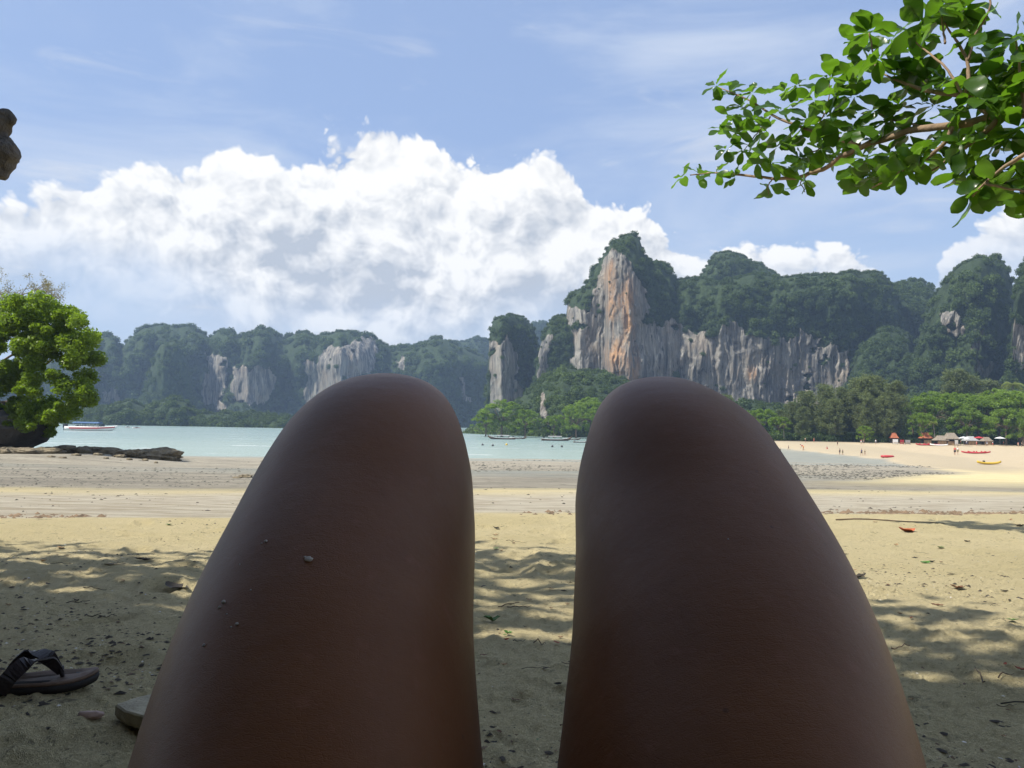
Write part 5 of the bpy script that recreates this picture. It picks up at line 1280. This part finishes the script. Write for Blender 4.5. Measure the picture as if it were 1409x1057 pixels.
# ------------------------------------------------------------------ beach bars and stalls
def hut(px, py, Y, wpx, hpx, roofmat, label, name='beach_bar', hip=.5, walls=True, counter='plank'):
    p = at(np.array(float(px)), np.array(float(py)), np.array(float(Y))); p[2] = float(zg(p[0], p[1])); k = Y / FPX; W_, H = wpx * k, hpx * k; D_ = W_ * .8
    e_ = empty(name, p, random.uniform(-.12, .12), label, 'hut')
    for i in (-1, 1):
        for j in (-1, 1): q_ = MB(); q_.tube([(i * W_ * .42, j * D_ * .42, -.2), (i * W_ * .42, j * D_ * .42, H * .56)], [.09, .08], 6); q_.build('post', M['darkwood'], e_)
    q_ = MB(); z0, z1 = H * .52, H; a, b_ = W_ * .58, D_ * .58
    q_.loft([[(-a, -b_, z0 - .12), (a, -b_, z0 - .12), (a, b_, z0 - .12), (-a, b_, z0 - .12)], [(-a, -b_, z0), (a, -b_, z0), (a, b_, z0), (-a, b_, z0)], [(-a * .66, -b_ * .62, z0 + (z1 - z0) * .42), (a * .66, -b_ * .62, z0 + (z1 - z0) * .42), (a * .66, b_ * .62, z0 + (z1 - z0) * .42), (-a * .66, b_ * .62, z0 + (z1 - z0) * .42)], [(-a * hip, -.12, z1), (a * hip, -.12, z1), (a * hip, .12, z1), (-a * hip, .12, z1)]]); q_.build('roof', M[roofmat], e_)
    q_ = MB(); q_.box((0, D_ * .3, H * .25), (W_ * .8, .08, H * .5)); q_.build('back_wall', M['darkwood'], e_)
    q_ = MB(); q_.box((0, -D_ * .36, .5), (W_ * .75, .5, 1.0)); q_.build('counter', M[counter], e_)
hut(1230, 611.5, 211, 9, 14, 'orange', 'small kiosk with orange roof among the casuarinas')
hut(1274, 612, 211, 13, 15, 'orange', 'larger kiosk with orange tiled roof beside the thatched bars')
hut(1294, 612.5, 203, 15, 13, 'thatch', 'low thatched bar between the orange kiosk and the taller thatched bar')
hut(1308, 613, 203, 17, 17, 'thatch', 'taller thatched bar with plank counter at the tree line')
hut(1335, 613, 207, 15, 12, 'canvas', 'grey canvas roofed stall right of the thatched bars')
hut(1357, 614, 208, 12, 11, 'thatch', 'small thatched shelter under the umbrella trees')
def board(px, py, Y, wpx, hpx, mk, label, cat_='stall'):
    p = at(np.array(float(px)), np.array(float(py)), np.array(float(Y))); p[2] = float(zg(p[0], p[1])); k = Y / FPX
    e_ = empty('market_stall', p, random.uniform(-.2, .2), label, cat_)
    q_ = MB(); q_.box((0, 0, hpx * k * .5 + .12), (wpx * k, .12, hpx * k)); q_.build('panel', M[mk], e_)
    q_ = MB(); q_.box((0, -.5, .42), (wpx * k * .9, .7, .08)); q_.build('table_top', M['plank'], e_)
    for i in (-1, 1): q_ = MB(); q_.box((i * wpx * k * .48, 0, hpx * k * .5), (.1, .1, hpx * k + .1)); q_.build('post', M['darkwood'], e_)
board(1232, 612.5, 203, 7, 6, 'white', 'white panelled stall left of the striped stall')
board(1241, 612.5, 203, 6, 5.5, 'red', 'stall with red panel next to the white stall')
board(1249, 612.5, 203, 7, 5.5, 'canvas', 'stall with grey panel next to the red stall')
board(1316, 613, 201, 5, 7, 'white', 'narrow white stall board by the taller thatched bar')
for k, (px, py) in enumerate([(1270, 613.2), (1282, 613.4), (1292, 613.8)]):
    p = on_beach(px, py); kayak(p, 4.2, .25 - .2 * k, 'red' if k < 2 else 'white', ['red kayak parked in front of the orange kiosk', 'red kayak parked in front of the low thatched bar', 'white kayak parked next to the red ones'][k], 1)
def parasol(px, py, Y, label, mk):
    p = at(np.array(float(px)), np.array(float(py)), np.array(float(Y))); p[2] = float(zg(p[0], p[1])); e_ = empty('parasol', p, 0, label, 'parasol')
    q_ = MB(); q_.tube([(0, 0, -.1), (0, 0, 2.3)], [.035, .03], 6); q_.build('pole', M['metal'], e_)
    q_ = MB(); q_.tube([(0, 0, 1.95), (0, 0, 2.2), (0, 0, 2.38)], [1.35, .7, .04], 8); q_.build('canopy', M[mk], e_)
parasol(1326, 613, 200, 'white parasol beside the canvas stall', 'white'); parasol(1347, 613.5, 203, 'faded red parasol under the umbrella trees', 'red'); parasol(1376, 614, 203, 'white parasol under the umbrella trees', 'white')
# ------------------------------------------------------------------ sandal, slab and litter on the near sand
M['sole'] = simple('dark_rubber_sole', (.018, .016, .015), .7, .3, 20); M['footbed'] = simple('worn_footbed', (.115, .078, .055), .7, .5, 14, bump=.003); M['strap'] = simple('leather_strap', (.028, .022, .024), .5, .3, 30, bump=.002)
toe = ground(134, 948); heel_dir = np.array([-.93, -.36]); heel_dir /= np.linalg.norm(heel_dir)
Ls = .275
ctr_ = toe[:2] + heel_dir * Ls * .5
zs = float(zg0(*ctr_)) + .004
sd = empty('sandal', (ctr_[0], ctr_[1], zs), math.atan2(-heel_dir[1], -heel_dir[0]), 'worn dark thong sandal lying alone on the shaded sand', 'sandal')
def outline(grow=0., n=46):
    out = []
    for k in range(n):
        a = 2 * PI * k / n; x = math.cos(a); y = math.sin(a)
        u = (x + 1) / 2
        w_ = np.interp(u, [0, .12, .3, .5, .72, .88, 1], [.030, .034, .033, .036, .047, .044, .036])
        out.append(((Ls / 2 + grow) * x, (w_ + grow) * 1.06 * (abs(y) ** .82) * (1 if y > 0 else -1) + .006 * math.sin(u * 3), u))
    return out
def lay(z0, z1, g0, g1, mk, nm, par, cup=0.):
    r_ = []
    def zc(u, z): return z + .010 * max(0, (u - .8) / .2) ** 2 + .006 * max(0, (.25 - u) / .25)
    for z, g in ((z0, g0), ((z0 + z1) / 2, max(g0, g1) + .001), (z1, g1)): r_.append([(x, y, zc(u, z)) for x, y, u in outline(g)])
    if cup:
        for g in (-.006, -.014, -.024): r_.append([(x, y, zc(u, z1) - cup * min(1, -g / .014)) for x, y, u in outline(g)])
    q_ = MB(); q_.loft(r_); return q_.build(nm, M[mk], par, True)
lay(0, .016, 0, .002, 'sole', 'sole', sd); lay(.0165, .024, .001, -.001, 'footbed', 'footbed', sd, .006)
def band(P_, w_, th, nm, par):
    P_ = smooth_path(P_, 22); T_ = np.gradient(P_, axis=0); T_ /= np.linalg.norm(T_, axis=1)[:, None]; rings = []
    for i, (p_, t_) in enumerate(zip(P_, T_)):
        f_ = np.interp(i, [0, 15, 21], [1, .95, .45]); X = np.array([1., 0, 0]); X = X - t_ * (X @ t_); X /= np.linalg.norm(X); N = np.cross(X, t_)
        if N[2] < 0: N = -N
        rings.append([p_ + X * w_ * f_ + N * th * .5, p_ - X * w_ * f_ + N * th * .5, p_ - X * w_ * f_ - N * th * .5, p_ + X * w_ * f_ - N * th * .5])
    q_ = MB(); q_.loft(rings); return q_.build(nm, M['strap'], par)
band([(-.035, -.040, .012), (-.018, -.046, .042), (.012, -.034, .070), (.046, -.008, .062), (.068, .002, .030)], .0155, .004, 'strap', sd)
stp = band([(-.035, .042, .012), (-.018, .048, .042), (.010, .036, .071), (.044, .010, .063), (.067, .004, .032)], .0155, .004, 'strap', sd)
q_ = MB(); q_.tube([(.066, .003, .042), (.069, .003, .030), (.072, .003, .018)], [.0075, .005, .004], 8); q_.build('toe_post', M['strap'], stp, True)
# pale flat slab half under the thigh
M['slab'] = simple('slab', (.33, .29, .20), .9, .3, 25, bump=.006)
p = ground(232, 990)
q_ = MB(); r_ = []
ol = [(-.118, -.030), (-.10, .01), (-.06, .055), (.02, .085), (.12, .06), (.14, -.05), (.06, -.10), (-.03, -.085), (-.085, -.060)]
for z, s in ((.0, .96), (.008, 1.), (.024, .995), (.027, .97), (.028, .8)): r_.append([(x * s, y * s, z + .10 * -x * .3) for x, y in ol])
q_.loft(r_); o = q_.build('flat_stone', M['slab'], loc=(p[0] + .02, p[1] + .02, p[2] + .006)); tag(o, 'pale flat stone slab with a thick edge, half hidden behind the thigh', 'stone')
# the coral chip by the sandal
p = ground(124, 988); o = obj('coral_piece', rock_mesh(201, .022, .009, .009, .4, 3), simple('pink_coral', (.42, .30, .25), .8, .2, 60), loc=p + np.array([0, 0, .005]), rot=(0, 0, .3)); tag(o, 'pinkish broken coral piece on the sand near the sandal', 'coral')
# fallen leaves
LM = {'brown': simple('dead_leaf_brown', (.16, .075, .035), .75, .35, 20), 'dark': simple('dead_leaf_dark', (.035, .028, .02), .8, .4, 25), 'red': simple('dead_leaf_red', (.35, .09, .035), .65, .35, 20), 'green': simple('fallen_leaf_green', (.07, .17, .025), .5, .25, 20), 'tan': simple('dead_leaf_tan', (.33, .22, .11), .8, .3, 20)}
def fallen(px, py, wpx, col, label, grp=None, curl=.5, seed=0):
    p = ground(px, py); L = wpx / FPX * p[1] * 1.15; rg = random.Random(seed + int(px)); n = 7; V = []; F = []
    for i in range(n + 1):
        u = i / n; w_ = L * .26 * math.sin(PI * (u * .95 + .025)) ** .8; z = L * curl * (.22 * (2 * u - 1) ** 2 + .05 * rg.uniform(-1, 1)) + .004
        V += [(L * (u - .5), -w_, z + curl * w_ * .8 * rg.uniform(.5, 1.2)), (L * (u - .5), 0, z), (L * (u - .5), w_, z + curl * w_ * .8 * rg.uniform(.5, 1.2))]
    for i in range(n): a = 3 * i; F += [(a, a + 1, a + 4, a + 3), (a + 1, a + 2, a + 5, a + 4)]
    mb = MB().add(V, F); o = mb.build('fallen_leaf', LM[col], smooth=True, loc=p); o.rotation_euler = (rg.uniform(-.15, .15), rg.uniform(-.12, .12), rg.uniform(-.9, .9)); tag(o, label, 'leaf', grp)
fallen(1247, 732, 24, 'red', 'large orange red fallen leaf on the sunlit sand', curl=.7)
fallen(1273, 774, 15, 'green', 'green fallen leaf touching a small dark one'); fallen(1282, 772, 8, 'dark', 'small dark curled leaf touching a green fallen leaf', curl=.9)
fallen(1294, 753, 11, 'green', 'pale green fallen leaf beside the sunlit stretch')
fallen(1393, 855, 14, 'green', 'bright green fallen leaf on the sand near glints of shell')
fallen(1404, 924, 13, 'red', 'red curled leaf in the edge of the shade', curl=.8)
fallen(676, 856, 20, 'green', 'dark green crumpled leaf between the legs', curl=1.1); fallen(699, 874, 11, 'green', 'smaller green leaf between the legs', curl=1.2)
fallen(1180, 796, 22, 'dark', 'dark forked dead leaf beside the right thigh', curl=.8); fallen(243, 810, 40, 'dark', 'long dark dead leaf lying in the shade by the left thigh', curl=.35)
fallen(197, 772, 22, 'dark', 'dark dead leaf at the sunny edge of the shade', curl=.5); fallen(155, 777, 20, 'dark', 'thin dark leaf next to the one at the shade edge', curl=.15)
fallen(300, 757, 13, 'green', 'green fallen leaf in the sun beside the left thigh'); fallen(232, 723, 9, 'green', 'small green leaf near the tide line debris')
fallen(83, 755, 11, 'tan', 'rounded tan leaf casting a small shadow'); fallen(1289, 835, 16, 'brown', 'curled brown leaf on the sunlit sand below the dark ones'); fallen(1318, 811, 16, 'brown', 'brown leaf with upturned tip on the bare sand', curl=.8)
G = 'small dead leaves strewn over the sand'
for k in range(70):
    px = random.choice([random.uniform(0, 420), random.uniform(665, 785), random.uniform(1120, 1409)]); py = 712 + 330 * random.random() ** 1.35
    if px < 420 and px > 430 - (py - 640) * .62: continue
    if px > 1100 and px < 1100 + (py - 700) * .48: continue
    fallen(px, py, random.uniform(4, 11), random.choice(['brown', 'dark', 'dark', 'brown', 'red', 'tan', 'green']), 'small shrivelled leaf lying loose on the near sand', G, random.uniform(.3, 1.0), k)
# twigs
def twig_on(px, py, L, rz, label=None, grp=None, r_=.0016, mk='darkwood'):
    p = ground(px, py); rg = random.Random(int(px * 7)); pts = []; x, y, a = 0., 0., rz
    for i in range(7):
        X, Y = p[0] + x, p[1] + y; pts.append((X, Y, float(zg(X, Y)) + .004 + .008 * rg.random())); x += math.cos(a) * L / 6; y += math.sin(a) * L / 6; a += rg.uniform(-.14, .14)
    q_ = MB(); q_.tube(pts, np.linspace(r_, r_ * .5, 7), 6); o = q_.build('twig', M[mk]); tag(o, label, 'twig', grp)
twig_on(1377, 972, .16, -.2, 'dark bent twig in the shade right of the thigh'); twig_on(1355, 945, .13, 1.2, 'thin curling twig at the edge of the right shade', mk='wood')
twig_on(1150, 716, .9, -.05, 'long straight stick lying along the tide line', r_=.006, mk='wood'); twig_on(1060, 745, .25, .1, 'short stick on the sunlit sand by the right knee', mk='wood')
for k in range(24):
    px = random.choice([random.uniform(0, 330), random.uniform(1190, 1409), random.uniform(665, 780)]); py = 720 + 320 * random.random() ** 1.3
    if px < 420 and px > 420 - (py - 640) * .62: continue
    if 1100 < px < 1110 + (py - 700) * .48: continue
    twig_on(px, py, random.uniform(.03, .10), random.uniform(-.5, .6), 'short dry twig lying loose on the near sand', 'twigs strewn over the sand', random.uniform(.0007, .0018), random.choice(['darkwood', 'wood']))
# crumbs of bark, leaf and coral: too many to count
rg = np.random.default_rng(31)
n = 90000; r_ = .9 * np.exp(rg.random(n) * math.log(11)); a = rg.uniform(R(-37), R(37), n); x, y = np.sin(a) * r_, np.cos(a) * r_
cl = fbm(x * 1.6, y * 1.6, s=123, o=3); shade_bias = 1 - sstep(y - .24 * x, 2.2, 4.5) * .6
k = (rg.random(n) < np.clip(.05 + 1.5 * cl, .02, 1) * shade_bias) & (y - .24 * x < 6.6)
pts = np.stack([x[k], y[k], zg(x[k], y[k])], 1)
M['litter'] = simple('litter', (.05, .04, .028), .9, .6, 6); M['litter_tan'] = simple('litter_tan', (.16, .11, .065), .9, .5, 6); M['shell'] = simple('shell_bits', (.62, .58, .50), .6, .2, 8)
scatter_chips(pts[::3], (.002, .014), 'litter_crumbs', 'litter', 'dark crumbs of bark and leaf strewn over the near sand', 'litter', .45, 5)
scatter_chips(pts[1::3], (.002, .009), 'litter_crumbs', 'litter_tan', 'brown crumbs of leaf and husk strewn over the near sand', 'litter', .4, 6)
scatter_chips(pts[2::9], (.0015, .006), 'shell_bits', 'shell', 'pale bits of shell and coral in the near sand', 'shells', .6, 7)
# wrack along the tide line
m_n = 2600; tx = rg.uniform(-7, 8, m_n); tv = 6.85 + rg.normal(size=m_n) * .10 + .25 * fbm(tx * .7, tx * 0, s=9); ty = tv + .24 * tx
k = (fbm(tx * 1.1, tx * 0, s=19, o=3) + rg.random(m_n) * .6) > .15
scatter_chips(np.stack([tx[k], ty[k], zg(tx[k], ty[k]) + .003], 1), (.008, .05), 'tide_wrack', 'litter_tan', 'brown line of wrack and twigs left by the tide', 'wrack', .5, 8)
tv = rg.uniform(7, 12.5, 1500); tx = rg.uniform(-8, 9, 1500); ty = tv + .24 * tx
k = fbm(tx * .5, tv * 2.5, s=29, o=3) > .12
scatter_chips(np.stack([tx[k], ty[k], zg(tx[k], ty[k]) + .002], 1), (.006, .035), 'strand_litter', 'litter', 'dark specks on the pale strand beyond the wrack line', 'litter', .4, 9)
# ------------------------------------------------------------------ the hazy sea air
hz = MB().box((0, 600, 88), (3600, 1700, 196)).mesh('haze')
m_ = bpy.data.materials.new('haze_air'); m_.use_nodes = True; t = NT(m_.node_tree); t.n.clear()
pv = t.new('ShaderNodeVolumePrincipled'); pv.inputs['Color'].default_value = (.50, .70, 1, 1); pv.inputs['Density'].default_value = .00027
pv.inputs['Anisotropy'].default_value = .1
t.l.new(pv.outputs[0], t.new('ShaderNodeOutputMaterial').inputs['Volume'])
haze = obj('haze', hz, m_); tag(haze, 'pale blue sea haze over the bay', 'haze', kind='stuff')
